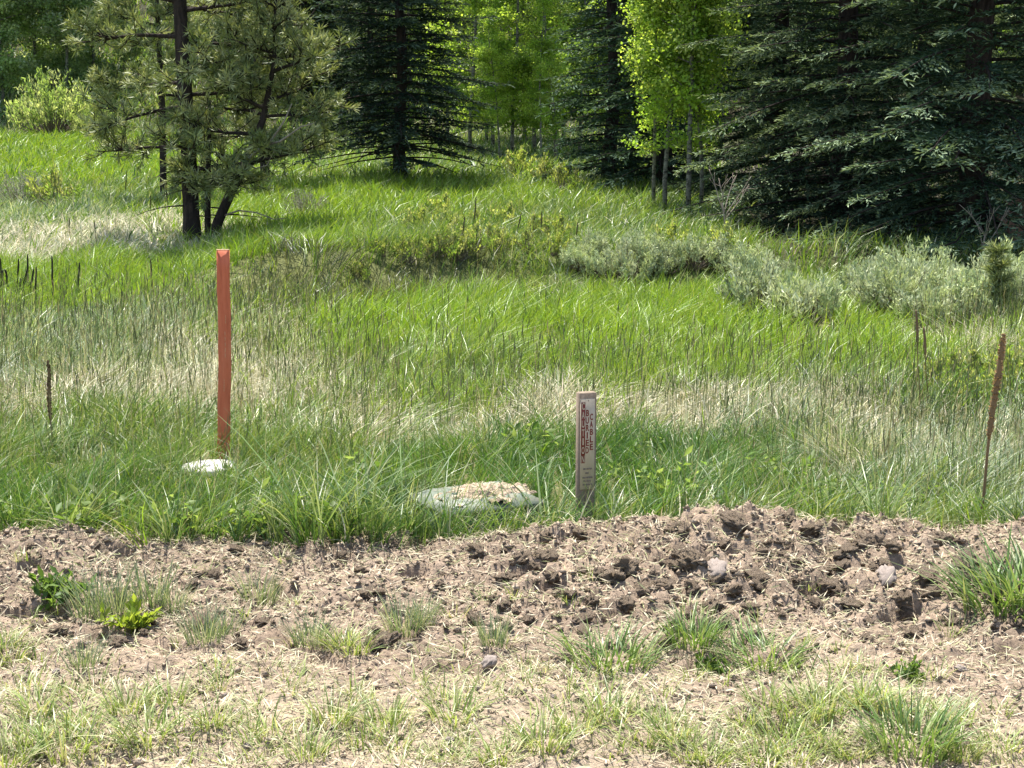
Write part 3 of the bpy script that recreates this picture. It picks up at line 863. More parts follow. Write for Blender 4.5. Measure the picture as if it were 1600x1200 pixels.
for pts, r0 in (([(0.42, -0.15, 0.95), (0.62, -0.6, 1.2), (0.95, -1.05, 1.45), (1.25, -1.35, 1.62), (1.5, -1.5, 1.95), (1.62, -1.55, 2.2)], 0.042),
                ([(1.15, -1.27, 1.57), (1.4, -1.4, 1.62), (1.75, -1.5, 1.85), (1.95, -1.5, 1.9)], 0.024),
                ([(0.2, -0.08, 0.4), (0.5, -0.2, 0.5), (0.8, -0.25, 0.47), (1.1, -0.3, 0.36), (1.3, -0.3, 0.38)], 0.018),
                ([(0.75, -0.76, 1.3), (0.95, -1.1, 1.2), (1.15, -1.2, 1.25), (1.3, -1.3, 1.5)], 0.014)):
    g = Geo(); tube(g, pts, np.linspace(r0, 0.006, len(pts)), (1, 1, 1), 6)
    g.build('bare_limb', M_wood_grey, pine_lean, True)
p3 = gp(254, 33)
make_pine('pine_tree', p3, 'slender dark-stemmed pine half hidden behind the thick-trunked pine',
          [(0, 0, -0.3), (0, 0, 0), (0.05, 0, 2.0), (0, 0, 5), (0, 0, 7.0)], [0.09, 0.08, 0.07, 0.04, 0.01], 7.0, 1.25, 18, 2.0, 1.1, 0.8, 3)
p4 = gp(415, 36.5)
pine_far = make_pine('pine_tree', p4, 'open-crowned pine with long bare rising limbs behind the leaning pine',
          [(0, 0, -0.3), (0, 0, 0), (-0.1, 0, 2.0), (-0.15, 0, 5), (-0.1, 0, 9.0)], [0.14, 0.12, 0.10, 0.07, 0.01], 9.0, 1.7, 22, 1.6, 2.2, 0.42, 0)
for pts, r0 in (([(-0.12, -0.1, 2.6), (0.2, -0.3, 3.0), (0.6, -0.4, 3.35), (0.95, -0.5, 3.6), (1.3, -0.5, 4.0), (1.6, -0.5, 4.4)], 0.05),
                ([(-0.12, 0, 1.5), (0.2, -0.2, 2.0), (0.5, -0.3, 2.25), (0.85, -0.3, 2.35), (1.15, -0.4, 2.5)], 0.035),
                ([(0.4, -0.3, 2.2), (0.8, -0.35, 2.15), (1.2, -0.4, 2.0), (1.5, -0.4, 1.95)], 0.02)):
    g = Geo(); tube(g, pts, np.linspace(r0, 0.008, len(pts)), (1, 1, 1), 6); g.build('bare_limb', M_bark, pine_far, True)

# aspens / cottonwoods --------------------------------------------
def make_broadleaf(Ht, Rad, nleaf, ll, cols, zlow, stems=1, wide=0.5):
    gt_, gc_ = Geo(), Geo()
    cols = np.array(cols)
    for s_ in range(stems):
        ox, oy = (rng.normal(0, 0.25), rng.normal(0, 0.25)) if stems > 1 else (0, 0)
        tp = bent((ox, oy, -0.2), (rng.normal(0, 0.05), rng.normal(0, 0.05), 1), Ht * rng.uniform(0.85, 1.0), 10, -0.1, 0.045)
        tube(gt_, tp, np.linspace(0.048, 0.008, 11) * (Ht / 9 + 0.2), (1, 1, 1), 7)
        nb = int(20 + Ht * 2.2)
        for b in range(nb):
            f = rng.uniform(zlow / Ht, 0.99)
            P, T = along(tp, np.array([f]))
            a = rng.uniform(0, 6.283)
            prof = np.interp(f, [0, zlow / Ht, 0.45, 0.75, 1], [0.4, 0.65, 1, 0.75, 0.2])
            L = Rad * prof * rng.uniform(0.4, 1.35)
            pts = bent(P[0], (math.cos(a), math.sin(a), 0.4), L, 5, 0.05, 0.14)
            tube(gt_, pts, np.linspace(0.018, 0.004, 6) * (0.5 + L / 2), (1, 1, 1), 4, False)
            n = int(nleaf / nb / stems * (0.4 + prof))
            nc = max(2, int(n / 34))
            cs, _ = along(pts, rng.uniform(0.25, 1.0, nc)); cs = cs + rng.normal(0, 0.13 * wide * 2, (nc, 3))
            i = rng.integers(0, nc, n)
            p = cs[i] + rng.normal(0, 0.12 * wide * 2, (n, 3)) * np.array([1.25, 1.25, 0.75])
            d = nrm(rng.normal(0, 1, (n, 3)) + np.array([[0, 0, -0.35]]))
            N = nrm(rng.normal(0, 0.8, (n, 3)) + np.array([[0, 0, 0.9]]))
            cc = (cols[rng.integers(0, len(cols), nc)] * rng.uniform(0.6, 1.3, (nc, 1)))[i] * rng.uniform(0.75, 1.25, (n, 1))
            leaves(gc_, p, d, N, ll * rng.uniform(0.7, 1.3, n), ll * 0.8 * rng.uniform(0.7, 1.2, n), cc, 0.15)
    return [('trunk', gt_.mesh('trunk', M_aspenbark, True)), ('crown', gc_.mesh('crown', M_aspen))]

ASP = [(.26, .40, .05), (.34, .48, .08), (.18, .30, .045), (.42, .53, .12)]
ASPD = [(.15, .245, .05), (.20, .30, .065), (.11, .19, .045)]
COT = [(.30, .43, .15), (.36, .48, .20), (.18, .29, .10), (.50, .58, .34)]
asp_a = make_broadleaf(9.5, 1.15, 9000, 0.085, ASP, 1.3)
asp_b = make_broadleaf(11, 1.8, 13000, 0.10, ASP, 0.7)
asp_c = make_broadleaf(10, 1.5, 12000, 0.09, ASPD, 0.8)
cot_a = make_broadleaf(12, 2.4, 20000, 0.12, COT, 0.6, 1, 0.7)
young = [(1040, 27.6, 0.80), (1076, 27.0, 0.88), (1096, 27.8, 0.74), (1022, 28.6, 0.7)]
for i, (u, D, s) in enumerate(young):
    tree_from('aspen_tree', asp_a, gp(u, D), 'slender young aspen with pale stem in the clump beside the large spruces', 'aspen tree', 'young aspens beside the large spruces', rz=i * 1.7, sc=s)
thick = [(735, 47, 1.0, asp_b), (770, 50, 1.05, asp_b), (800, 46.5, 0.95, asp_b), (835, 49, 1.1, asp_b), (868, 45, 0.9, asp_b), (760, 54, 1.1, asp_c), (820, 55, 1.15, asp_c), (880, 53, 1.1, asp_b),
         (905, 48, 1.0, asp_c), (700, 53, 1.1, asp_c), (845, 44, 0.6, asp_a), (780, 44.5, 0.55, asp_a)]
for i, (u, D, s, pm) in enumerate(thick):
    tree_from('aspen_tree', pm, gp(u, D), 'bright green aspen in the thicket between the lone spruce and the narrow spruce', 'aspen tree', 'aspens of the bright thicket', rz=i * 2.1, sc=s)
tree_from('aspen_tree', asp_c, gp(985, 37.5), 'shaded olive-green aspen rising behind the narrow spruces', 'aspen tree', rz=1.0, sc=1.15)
cots = [(-60, 64, 1.1), (10, 61, 1.0), (60, 64, 1.05), (110, 62, 1.0), (155, 65, 0.95), (-20, 70, 1.2), (90, 71, 1.2), (200, 68, 1.1)]
for i, (u, D, s) in enumerate(cots):
    tree_from('cottonwood_tree', cot_a, gp(u, D), 'leafy cottonwood in the row at the top of the grassy rise', 'cottonwood tree', 'cottonwoods above the grassy rise', rz=i * 1.3, sc=s)

# the wooded slope behind
far_sp = spruce_parts(13, 2.3, 0.4, 0.6, (0.05, 0.08, 0.045), (0.17, 0.225, 0.13), 0, 6, 0.24, 0.085, 0.2)
k = 0
for D in (61, 66, 72, 80, 90, 104):
    hwid = D * 0.36 + 3
    nn_ = int(hwid * 2 / 3.4)
    for i in range(nn_):
        x = -hwid + (i + 0.5 + rng.uniform(-0.4, 0.4)) * 2 * hwid / nn_
        y = D + rng.uniform(-3, 3)
        u = 800 + x / y * FPX
        if (D < 86 and -250 < u < 270) or (D < 78 and 690 < u < 920): continue
        z = float(Hbase(np.array([x]), np.array([y]))[0])
        typ = rng.random()
        if typ < 0.72:
            tree_from('spruce_tree', far_sp, (x, y, z), 'dark conifer on the wooded slope behind the meadow', 'spruce tree', 'conifers on the wooded slope', rz=rng.uniform(0, 6), sc=rng.uniform(0.8, 1.25))
        else:
            tree_from('aspen_tree', asp_c, (x, y, z), 'dull green broadleaf tree on the wooded slope behind the meadow', 'aspen tree', 'broadleaf trees on the wooded slope', rz=rng.uniform(0, 6), sc=rng.uniform(0.9, 1.3))

# ------------------------------------------------------------------ shrubs
def make_shrub(W_, Hh, nst, nleaf, ll, lw, cols, upb=0.9, twig_r=0.006):
    gs, gl = Geo(), Geo()
    cols = np.array(cols)
    for s_ in range(nst):
        a = rng.uniform(0, 6.283); rr_ = math.sqrt(rng.random())
        tip = np.array([math.cos(a) * rr_ * W_ / 2, math.sin(a) * rr_ * W_ / 2, Hh * (1 - 0.5 * rr_ ** 2.2) * rng.uniform(0.55, 1.2)])
        base = np.array([tip[0] * 0.15, tip[1] * 0.15, -0.05])
        mid = base * 0.5 + tip * 0.5 + np.array([tip[0] * 0.12, tip[1] * 0.12, -0.05 * Hh]) + rng.normal(0, 0.03, 3) * W_
        pts = np.array([base, base * .55 + mid * .45, mid, mid * 0.5 + tip * 0.5 + rng.normal(0, 0.02, 3), tip])
        tube(gs, pts, np.linspace(twig_r * 1.6, twig_r * 0.4, 5), (.16, .13, .10), 4, False)
        n = max(4, int(nleaf / nst))
        s = rng.uniform(0.4, 1.0, n) ** 0.7
        P, T = along(pts, s)
        P = P + rng.normal(0, 0.022, (n, 3)) * np.array([1, 1, 0.8]) * (W_ + 0.3)
        d = nrm(T * 0.7 + rng.normal(0, 0.6, (n, 3)) + np.array([[0, 0, upb * 0.6]]))
        N = nrm(rng.normal(0, 1, (n, 3)))
        c = cols[rng.integers(0, len(cols))] * rng.uniform(0.75, 1.25, (n, 1))
        leaves(gl, P, d, N, ll * rng.uniform(0.6, 1.3, n), lw * rng.uniform(0.7, 1.3, n), c, 0.2)
    return gs, gl
SAGE = [(.42, .48, .27), (.54, .58, .36), (.33, .40, .21), (.47, .53, .24)]
def shrub_parts(*a, mat=M_sage, **k):
    gs, gl = make_shrub(*a, **k)
    return [('stem', gs.mesh('stem', M_dead)), ('foliage', gl.mesh('foliage', mat))]
sg = [shrub_parts(0.9, 0.6, 62, 3600, 0.065, 0.019, SAGE), shrub_parts(1.15, 0.72, 70, 4200, 0.07, 0.020, SAGE), shrub_parts(0.8, 0.5, 50, 2900, 0.06, 0.018, SAGE)]
def put_shrub(parts, name, u, v, s, label, cat, group=None, rz=None):
    x, y, z = at(u, v)
    z = float(Hbase(np.array([x]), np.array([y]))[0])
    e = empty(name, (x, y, z), label, cat, group, rz if rz is not None else rng.uniform(0, 6.28), s)
    for nm, me in parts:
        o = link(nm, me, e)
        o['kind'] = 'stuff'
    CLEAR.append((x, y, 0.32 * min(s, 1))); CLEAR.append((x, y - 0.45 * s, 0.30 * min(s, 1)))
    return e
put_shrub(sg[0], 'sagebrush', 1187, 497, 1.0, 'rounded grey-green sagebrush alone at the edge of the bright grass, touching its darker twin', 'sagebrush')
put_shrub(sg[2], 'sagebrush', 1256, 508, 1.1, 'compact dark-stemmed sagebrush standing foremost in the bright grass', 'sagebrush')
for i, (u, v, s) in enumerate([(1350, 478, .8), (1400, 498, .95), (1450, 512, .9), (1500, 505, .85), (1425, 470, .95), (1480, 478, .9), (1545, 480, .9), (1600, 500, 1.0), (1640, 485, 1.0), (1375, 455, .7), (1590, 468, .9), (1330, 462, .5)]):
    put_shrub(sg[i % 3], 'sagebrush', u, v, s, 'grey-green sagebrush in the dense bank below the largest spruce', 'sagebrush', 'sagebrush bank below the largest spruce')
for i, (u, v, s) in enumerate([(905, 420, .5), (940, 436, .75), (985, 445, .95), (1040, 428, .6), (1085, 418, .9), (1120, 408, .55), (1155, 436, .75), (1205, 428, .5), (925, 405, .6), (1005, 415, .7), (1055, 400, .5), (1230, 440, .4)]):
    put_shrub(sg[(i + 1) % 3], 'sagebrush', u, v, s, 'pale grey-green sagebrush in the strip below the young aspens', 'sagebrush', 'sagebrush strip below the young aspens')
herb = shrub_parts(0.8, 0.5, 26, 700, 0.075, 0.026, [(.23, .33, .07), (.29, .35, .09), (.18, .28, .06), (.33, .36, .16)], mat=M_aspen)
for i, (u, v, s) in enumerate([(640, 408, .6), (685, 400, .6), (715, 405, .7), (740, 392, .7), (700, 375, .8), (780, 392, .6), (825, 394, .6), (655, 365, .8), (745, 362, .7), (600, 400, .45), (840, 372, .7), (868, 398, .6), (770, 385, .6), (690, 345, .9),
                               (1045, 395, .8), (1130, 398, .8), (560, 440, .5), (790, 365, 0.9), (870, 380, .8), (850, 290, 1.3), (810, 275, 1.3), (880, 300, 1.1)]):
    put_shrub(herb, 'leafy_herb', u, v, s, 'yellow-green leafy herb growing on the bank beyond the bright grass', 'herb', 'leafy herbs on the bank'); CLEAR.pop(); CLEAR.pop()
greyb = shrub_parts(1.3, 0.7, 60, 1500, 0.06, 0.016, [(.30, .30, .25), (.38, .37, .30), (.28, .31, .19)])
put_shrub(greyb, 'twiggy_shrub', 30, 318, 1.0, 'grey twiggy shrub on the grassy rise beside a green one', 'shrub')
put_shrub(greyb, 'twiggy_shrub', 480, 338, 0.75, 'low grey shrub in the grass between the pines and the lone spruce', 'shrub')
put_shrub(herb, 'leafy_shrub', 88, 322, 1.5, 'olive green shrub beside the grey twiggy shrub on the rise', 'shrub')
will = shrub_parts(3.2, 2.1, 90, 4200, 0.17, 0.055, [(.22, .32, .10), (.30, .40, .14), (.18, .27, .08), (.38, .44, .22)], mat=M_aspen, twig_r=0.014)
x, y, _ = at(85, D=53.5)
for i, (u, D, s) in enumerate([(85, 54, 1.0)]):
    e = tree_from('willow_shrub', will, gp(u, D), 'bright pale green willow shrub at the foot of the cottonwoods', 'willow shrub', rz=0.5, sc=s)
    for c in e.children: c['kind'] = 'stuff'
e = tree_from('willow_shrub', will, gp(150, 53), 'small yellowish willow shrub beside the larger pale willow', 'willow shrub', rz=2.2, sc=0.5)
for c in e.children: c['kind'] = 'stuff'

# pine sapling in front of the sage bank
x, y, _ = at(1562, 506)
sap = empty('pine_sapling', (x, y, Hs(x, y)), 'small pine sapling with a bushy top in front of the sagebrush bank', 'pine sapling')
g = Geo(); tp = bent((0, 0, -0.1), (-0.02, 0, 1), 0.88, 6, 0, 0.02); tube(g, tp, np.linspace(0.018, 0.006, 7), (1, 1, 1), 6); g.build('trunk', M_bark, sap)
gc_, gw = Geo(), Geo()
for b in range(26):
    f = rng.uniform(0.35, 1.0); P, T = along(tp, np.array([f])); a = b * 2.4
    L = 0.20 * (1.2 - 0.7 * f)
    pp = bent(P[0], (math.cos(a), math.sin(a), 0.5), L, 3, 0, 0.05)
    tube(gw, pp, np.linspace(0.006, 0.003, 4), (1, 1, 1), 4, False)
    tuft(gc_, pp[1:], nrm(pp[1:] - pp[:-1]), 0.11, 30, 0.010)
tuft(gc_, tp[-1:], np.array([[0, 0, 1.0]]), 0.12, 40, 0.007)
o = gw.build('branch', M_bark, sap); o['kind'] = 'stuff'
o = gc_.build('crown', M_pine, sap); o['kind'] = 'stuff'

# bare twig shrubs below the spruces
def bare(u, v, hgt, label, lean=0.0):
    x, y, _ = at(u, v)
    e = empty('bare_shrub', (x, y, Hs(x, y)), label, 'bare shrub')
    g = Geo(); tp = bent((0, 0, -0.1), (lean, 0, 1), hgt * 0.6 + 0.1, 6, 0, 0.04)
    tube(g, tp, np.linspace(0.016, 0.010, 7), (.30, .25, .20), 6); g.build('stem', M_wood_grey, e)
    for k in range(6):
        P, T = along(tp, np.array([rng.uniform(0.55, 1.0)])); a = rng.uniform(0, 6.28)
        g = Geo(); p = bent(P[0], (math.cos(a) * 0.6, math.sin(a) * 0.4, 1.0), hgt * rng.uniform(0.35, 0.6), 6, 0, 0.07)
        tube(g, p, np.linspace(0.008, 0.003, 7), (1, 1, 1), 4)
        for q in range(3):
            P2, T2 = along(p, np.array([rng.uniform(0.4, 0.9)])); p3 = bent(P2[0], T2[0] + rng.normal(0, 0.45, 3), hgt * 0.14, 3, 0, 0.1)
            tube(g, p3, np.linspace(0.004, 0.002, 4), (1, 1, 1), 3)
        g.build('twig', M_wood_grey, e)
bare(1530, 440, 1.15, 'leafless pale forked shrub standing before the dark largest spruce')
bare(1140, 392, 1.15, 'leafless grey shrub with several stems beside the young aspens', -0.1)

# reddish rock at the foot of the wood
x, y, _ = at(1600, D=21.0)
g = Geo()
n1, n2 = 24, 16; v, t = [], []
for i in range(n2 + 1):
    for j in range(n1):
        th, ph = i / n2 * math.pi, j / n1 * 6.2832
        d = np.array([math.sin(th) * math.cos(ph), math.sin(th) * math.sin(ph), math.cos(th)])
        r_ = 1 + 0.40 * float(noise(np.array([d[0] * 2.2 + d[2]]), np.array([d[1] * 2.2 - d[2]]), 91)[0]) + 0.24 * float(noise(np.array([d[0] * 6 + d[2] * 3]), np.array([d[1] * 6]), 92)[0])
        q = np.sign(d) * np.abs(d) ** 0.75
        v.append(q * r_ * np.array([0.62, 0.5, 0.62]))
for i in range(n2):
    for j in range(n1):
        p, q = i * n1 + j, i * n1 + (j + 1) % n1
        t += [(p, p + n1, q), (q, p + n1, q + n1)]
g.add(v, t); o = g.build('boulder', M_rock); o.location = (x + 0.42, y, Hs(x, y) + 0.24); o.rotation_euler = (0.1, -0.6, 0.3)
tag(o, 'weathered reddish boulder below the spruces at the edge of the wood', 'boulder')

# ------------------------------------------------------------------ mullein stalks
def mullein(u, v, hgt, rad, label, group=None, lean=(0, 0), head=0.45, bumps=True, tone=(.17, .115, .06), dry=(.66, .47, .24)):
    x, y, _ = at(u, v)
    e = empty('mullein_stalk', (x, y, Hs(x, y)), label, 'mullein', group)
    n = 10
    zz = np.linspace(-0.08, hgt, n); f = np.clip(zz / hgt, 0, 1)
    pts = np.stack([lean[0] * f ** 1.3 + 0.004 * np.sin(f * 9), lean[1] * f, zz], 1)
    g = Geo(); tube(g, pts, rad * np.linspace(0.42, 0.3, n), tone, 6); g.build('stem', M_dead, e)
    g = Geo()
    P, T = along(pts, np.linspace(1 - head, 1, 16))
    prof = np.interp(np.linspace(0, 1, 16), [0, 0.08, 0.5, 0.9, 1], [0.5, 0.9, 1, 0.8, 0.35])
    tube(g, P, rad * prof * (0.75 if bumps else 1), tone, 8)
    if bumps:
        m_ = int(160 * head / 0.45)
        s = rng.uniform(0, 1, m_); Pc, Tc = along(pts, 1 - head + head * s)
        a = rng.uniform(0, 6.283, m_)
        d = np.stack([np.cos(a), np.sin(a), 0.6 + 0 * a], 1)
        r0 = rad * np.interp(s, [0, 0.08, 0.5, 0.9, 1], [0.5, 0.9, 1, 0.8, 0.35])
        for q in range(3):
            N = nrm(rng.normal(0, 1, (m_, 3)))
            c = np.where((rng.random(m_) < 0.5)[:, None], np.array(dry), np.array(tone) * 1.6)
            leaves(g, Pc + nrm(d) * (r0 * 0.45)[:, None], d, N, r0 * 0.95, rad * 0.55, c, 0.35)
    g.build('seed_head', M_dead, e)
    return e
mullein(1530, 835, 1.0, 0.0195, 'tall rusty-brown dried mullein stalk standing beside the dirt berm', lean=(0.065, 0), head=0.47)
mullein(82, 712, 0.58, 0.0145, 'dark brown dried mullein stalk alone in the straw-coloured grass', head=0.55, dry=(.10, .065, .035))
for i, (u, v, hh) in enumerate([(1437, 655, .75), (1450, 650, .62)]):
    mullein(u, v, hh, 0.010, 'thin dark dried mullein stalk, one of a pair near the pale tall grass', 'pair of thin mullein stalks', lean=(-0.06, 0), head=0.28, bumps=False)
for i, (u, v, hh) in enumerate([(5, 470, .6), (14, 475, .5), (17, 468, .42), (28, 470, .5), (33, 475, .42), (45, 472, .62), (46, 480, .5), (31, 478, .3), (57, 480, .5), (84, 482, .58), (122, 478, .55), (103, 478, .25), (0, 475, .4)]):
    mullein(u, v, hh * rng.uniform(.8, 1.1), 0.0125, 'short black dried mullein stalk in the cluster on the green rise', 'cluster of black mullein stalks', lean=(rng.normal(0.02, 0.06), 0), head=0.5, bumps=False, tone=(.03, .028, .018))
for i, (u, v, hh) in enumerate([(195, 352, 1.0), (265, 362, .85), (237, 358, .6), (240, 470, .5), (152, 395, .5), (110, 382, .45), (737, 412, .9), (721, 408, .6), (804, 395, .55), (845, 398, .6), (1165, 435, .5), (495, 505, .35), (1042, 478, .3), (900, 398, .45)]):
    mullein(u, v, hh, 0.009, 'thin dry stalk standing singly in the meadow grass', 'single dry stalks in the meadow', lean=(rng.normal(0.0, 0.03), 0), head=0.35, bumps=False, tone=(.07, .06, .03))

# ------------------------------------------------------------------ the meadow itself
meadow('near_meadow_grass', 6.6, 9.2, 2300, 0.30, 0.0058, 3, 'grass blades of the meadow right behind the dirt berm')
meadow('middle_meadow_grass', 9.2, 14, 1250, 0.36, 0.0080, 3, 'grass blades around the meadow beyond the marker stake')
meadow('far_meadow_grass', 14, 22, 620, 0.40, 0.012, 2, 'grass blades of the bright meadow below the bank')
meadow('bank_grass', 22, 36, 250, 0.40, 0.020, 2, 'grass blades between the pines and the sagebrush')
meadow('rise_grass', 36, 58, 105, 0.42, 0.034, 2, 'grass blades of the rise below the cottonwoods')
meadow('slope_undergrowth', 58, 84, 26, 0.75, 0.09, 2, 'undergrowth blades below the trees of the wooded slope', 'undergrowth')
stalks('seeding_grass', 6.9, 11, 230, 0.52, 0.0030, 'thin seeding grass stems standing above the near meadow')
stalks('seeding_grass', 11, 18, 130, 0.55, 0.0040, 'thin seeding grass stems standing above the middle meadow')

# ------------------------------------------------------------------ clods, stones, straw and weeds on the dirt
def clod_mesh(seed, rough=0.3, mat=M_soil, nm='clod'):
    n1, n2 = 20, 13; v, t = [], []
    for i in range(n2 + 1):
        for j in range(n1):
            th, ph = i / n2 * math.pi, j / n1 * 6.2832
            d = np.array([math.sin(th) * math.cos(ph), math.sin(th) * math.sin(ph), math.cos(th)])
            a1 = float(noise(np.array([d[0] * 1.7 + d[2] * 1.1 + seed]), np.array([d[1] * 1.7 - d[2] * 1.3]), seed)[0])
            a2 = float(noise(np.array([d[0] * 4 + d[2] * 3]), np.array([d[1] * 4 + seed]), seed + 5)[0])
            a3 = float(noise(np.array([d[0] * 9 + d[2] * 7]), np.array([d[1] * 9 - d[2] * 5 + seed]), seed + 9)[0])
            v.append(d * (1 + rough * 1.1 * a1 + rough * 0.75 * a2 + rough * 0.45 * a3))
    for i in range(n2):
        for j in range(n1):
            p, q = i * n1 + j, i * n1 + (j + 1) % n1
            t += [(p, p + n1, q), (q, p + n1, q + n1)]
    g = Geo(); g.add(v, t)
    return g.mesh(nm, mat, False)
CL = [clod_mesh(s, 0.55) for s in range(10)]
ST = [clod_mesh(s + 40, 0.34, M_stone, 'stone') for s in range(5)]
def clod(me, x, y, r, name, label, cat, group=None, sink=0.35):
    o = link(name, me, None, (x, y, Hs(x, y) + r * (0.55 - sink) * 0.6))
    o.rotation_euler = (rng.uniform(-.5, .5), rng.uniform(-.5, .5), rng.uniform(0, 6.28))
    o.scale = (r * rng.uniform(0.85, 1.5), r * rng.uniform(0.7, 1.1), r * rng.uniform(0.5, 0.8))
    return tag(o, label, cat, group)
def fg(u, v, dy=0.0):
    """point of the rough foreground seen at a photo pixel"""
    a, b = (u - 800) / FPX, (600 - v) / FPX
    c, s = math.cos(PITCH), math.sin(PITCH)
    d = np.array([a, c + b * s, -s + b * c])
    t = np.linspace(3.6, 8, 2200)
    z = CAM_Z + d[2] * t - H(d[0] * t, d[1] * t)
    k = int(np.argmax(z < 0)) if (z < 0).any() else len(t) - 1
    return d[0] * t[k], d[1] * t[k] + dy
BIG = [(1085, 880, .085), (1120, 905, .06), (960, 905, .07), (1005, 925, .055), (1035, 915, .05), (800, 850, .075), (815, 872, .05), (1230, 812, .06), (1360, 850, .075), (1330, 858, .06), (1300, 915, .05),
       (1265, 828, .06), (1470, 845, .06), (1450, 905, .07), (1495, 910, .06), (890, 930, .045), (925, 940, .04), (745, 860, .05), (1180, 905, .055), (1145, 925, .045), (860, 905, .04), (1410, 935, .045),
       (310, 905, .05), (300, 915, .04), (330, 900, .04), (350, 985, .035), (60, 985, .045), (90, 988, .04), (1060, 830, .06), (1150, 815, .055)]
for u, v, r in BIG:
    x, y = fg(u, v); clod(CL[rng.integers(0, 10)], x, y, r * 0.8, 'dirt_clod', 'large crumbly brown dirt clod on the berm', 'dirt clod', 'large clods on the berm', 0.5)
cnt = 0
while cnt < 210:
    u, v = rng.uniform(-60, 1660), rng.uniform(840, 1010)
    x, y = fg(u, v)
    if y > 6.75 or y < 5.2: continue
    wgt = 0.35 + 0.65 * float(sm(np.array([(u - 450) / 400]))[()] if np.isscalar((u - 450)) else 1)
    if rng.random() > wgt: continue
    clod(CL[rng.integers(0, 10)], x, y, 0.008 + 0.036 * rng.random() ** 2.2, 'dirt_clod', 'small brown dirt clod scattered over the berm', 'dirt clod', 'small clods on the berm', 0.2)
    cnt += 1
for u, v, r, lb in ((765, 1036, .026, 'pale angular stone with a dark underside on the bare dirt below the berm'), (1385, 905, .05, 'rounded pinkish grey stone lying on the berm'), (1120, 893, .045, 'grey knobbly stone wedged under the large clods')):
    x, y = fg(u, v); clod(ST[int(r * 1000) % 5], x, y, r, 'stone', lb, 'stone', None, 0.15)
for i in range(26):
    x, y = fg(rng.uniform(0, 1600), rng.uniform(960, 1190)); clod(ST[i % 5], x, y, rng.uniform(0.007, 0.017), 'stone', 'little pale stone scattered on the bare dirt', 'stone', 'little stones on the dirt', 0.2)

# loose crumbs and straw litter
n = 30000
x = rng.uniform(-3.1, 3.1, n); y = rng.uniform(3.8, 6.85, n)
k = rng.random(n) < 0.25 + 0.75 * sm((y - 5.2) / 0.6); x, y = x[k], y[k]; n = len(x)
r = rng.uniform(0.003, 0.011, n) * np.where(rng.random(n) < 0.14, 2.1, 1)
octa = np.array([[1, 0, 0], [0, 1, 0], [-1, 0, 0], [0, -1, 0], [0, 0, 1], [0, 0, -1]], float)
of = np.array([(0, 1, 4), (1, 2, 4), (2, 3, 4), (3, 0, 4), (1, 0, 5), (2, 1, 5), (3, 2, 5), (0, 3, 5)])
v = octa[None] * r[:, None, None] * rng.uniform(0.6, 1.3, (n, 6, 1)); a = rng.uniform(0, 6.28, n)
ca, sa = np.cos(a)[:, None], np.sin(a)[:, None]
v = np.stack([v[..., 0] * ca - v[..., 1] * sa + x[:, None], v[..., 0] * sa + v[..., 1] * ca + y[:, None], v[..., 2] * 0.8 + (H(x, y) + r * 0.3)[:, None]], -1)
g = Geo(); g.add(v.reshape(-1, 3), (np.arange(n)[:, None, None] * 6 + of[None]).reshape(-1, 3))
tag(g.build('soil_crumbs', M_soil), 'loose brown crumbs of soil and gravel over the dirt', 'soil', None, 'stuff')
n = 120000
x = rng.uniform(-3.1, 3.1, n); y = rng.uniform(3.8, 7.0, n)
dn = 0.35 + 0.65 * np.clip(fbm(x / 0.5, y / 0.35, 95) + 0.35, 0, 1) * (0.6 + 0.4 * sm((5.6 - y) / 0.8))
k = rng.random(n) < dn; x, y = x[k], y[k]; n = len(x)
a = rng.uniform(0, 6.28, n)
d = np.stack([np.cos(a), np.sin(a), rng.normal(0.06, 0.24, n)], 1)
pc = np.stack([x, y, H(x, y) + rng.uniform(0.001, 0.014, n)], 1)
lc = np.array([[.60, .53, .37], [.50, .43, .30], [.36, .30, .21], [.50, .48, .30], [.34, .36, .17], [.16, .12, .09]])[rng.integers(0, 6, n)] * rng.uniform(0.7, 1.2, (n, 1))
g = Geo(); leaves(g, pc, d, np.tile([[0, 0, 1.0]], (n, 1)) + rng.normal(0, 0.4, (n, 3)), rng.uniform(0.018, 0.085, n), rng.uniform(0.0022, 0.0058, n), lc, 0.2)
tag(g.build('straw_litter', M_straw), 'dry straw bits strewn over the bare dirt', 'straw', None, 'stuff')

# grass tufts
def tuft_mesh(nb, h, spread, wd, cols, flop=0.6, heads=0):
    g = Geo(); cols = np.array(cols)
    rr_ = np.sqrt(rng.random(nb)) * spread; a = rng.uniform(0, 6.283, nb)
    root = np.stack([rr_ * np.cos(a), rr_ * np.sin(a), np.full(nb, -0.012)], 1)
    b = a + rng.normal(0, 0.6, nb)
    dirv = np.stack([np.cos(b), np.sin(b)], 1)
    lean = dirv * rng.uniform(0.05, 0.55, nb)[:, None]; bend = dirv * rng.uniform(0.1, 1.0, nb)[:, None] * flop
    c = cols[rng.integers(0, len(cols), nb)] * rng.uniform(0.75, 1.25, (nb, 1))
    tip = np.where((rng.random(nb) < 0.3)[:, None], c * 0.4 + np.array([.42, .38, .24]) * 0.6, c)
    blades(g, root, h * rng.uniform(0.45, 1.15, nb), wd * rng.uniform(0.6, 1.3, nb), lean, bend, c, 4, b + 1.57 + rng.normal(0, 0.5, nb), tip)
    return g.mesh('grass_tuft', M_grass)
YG = [(.20, .28, .06), (.31, .38, .12), (.14, .21, .045), (.46, .46, .25)]
BG = [(.14, .20, .10), (.19, .25, .13), (.11, .17, .075), (.30, .33, .21)]
DG = [(.10, .18, .04), (.15, .25, .05), (.08, .145, .035), (.24, .32, .10)]
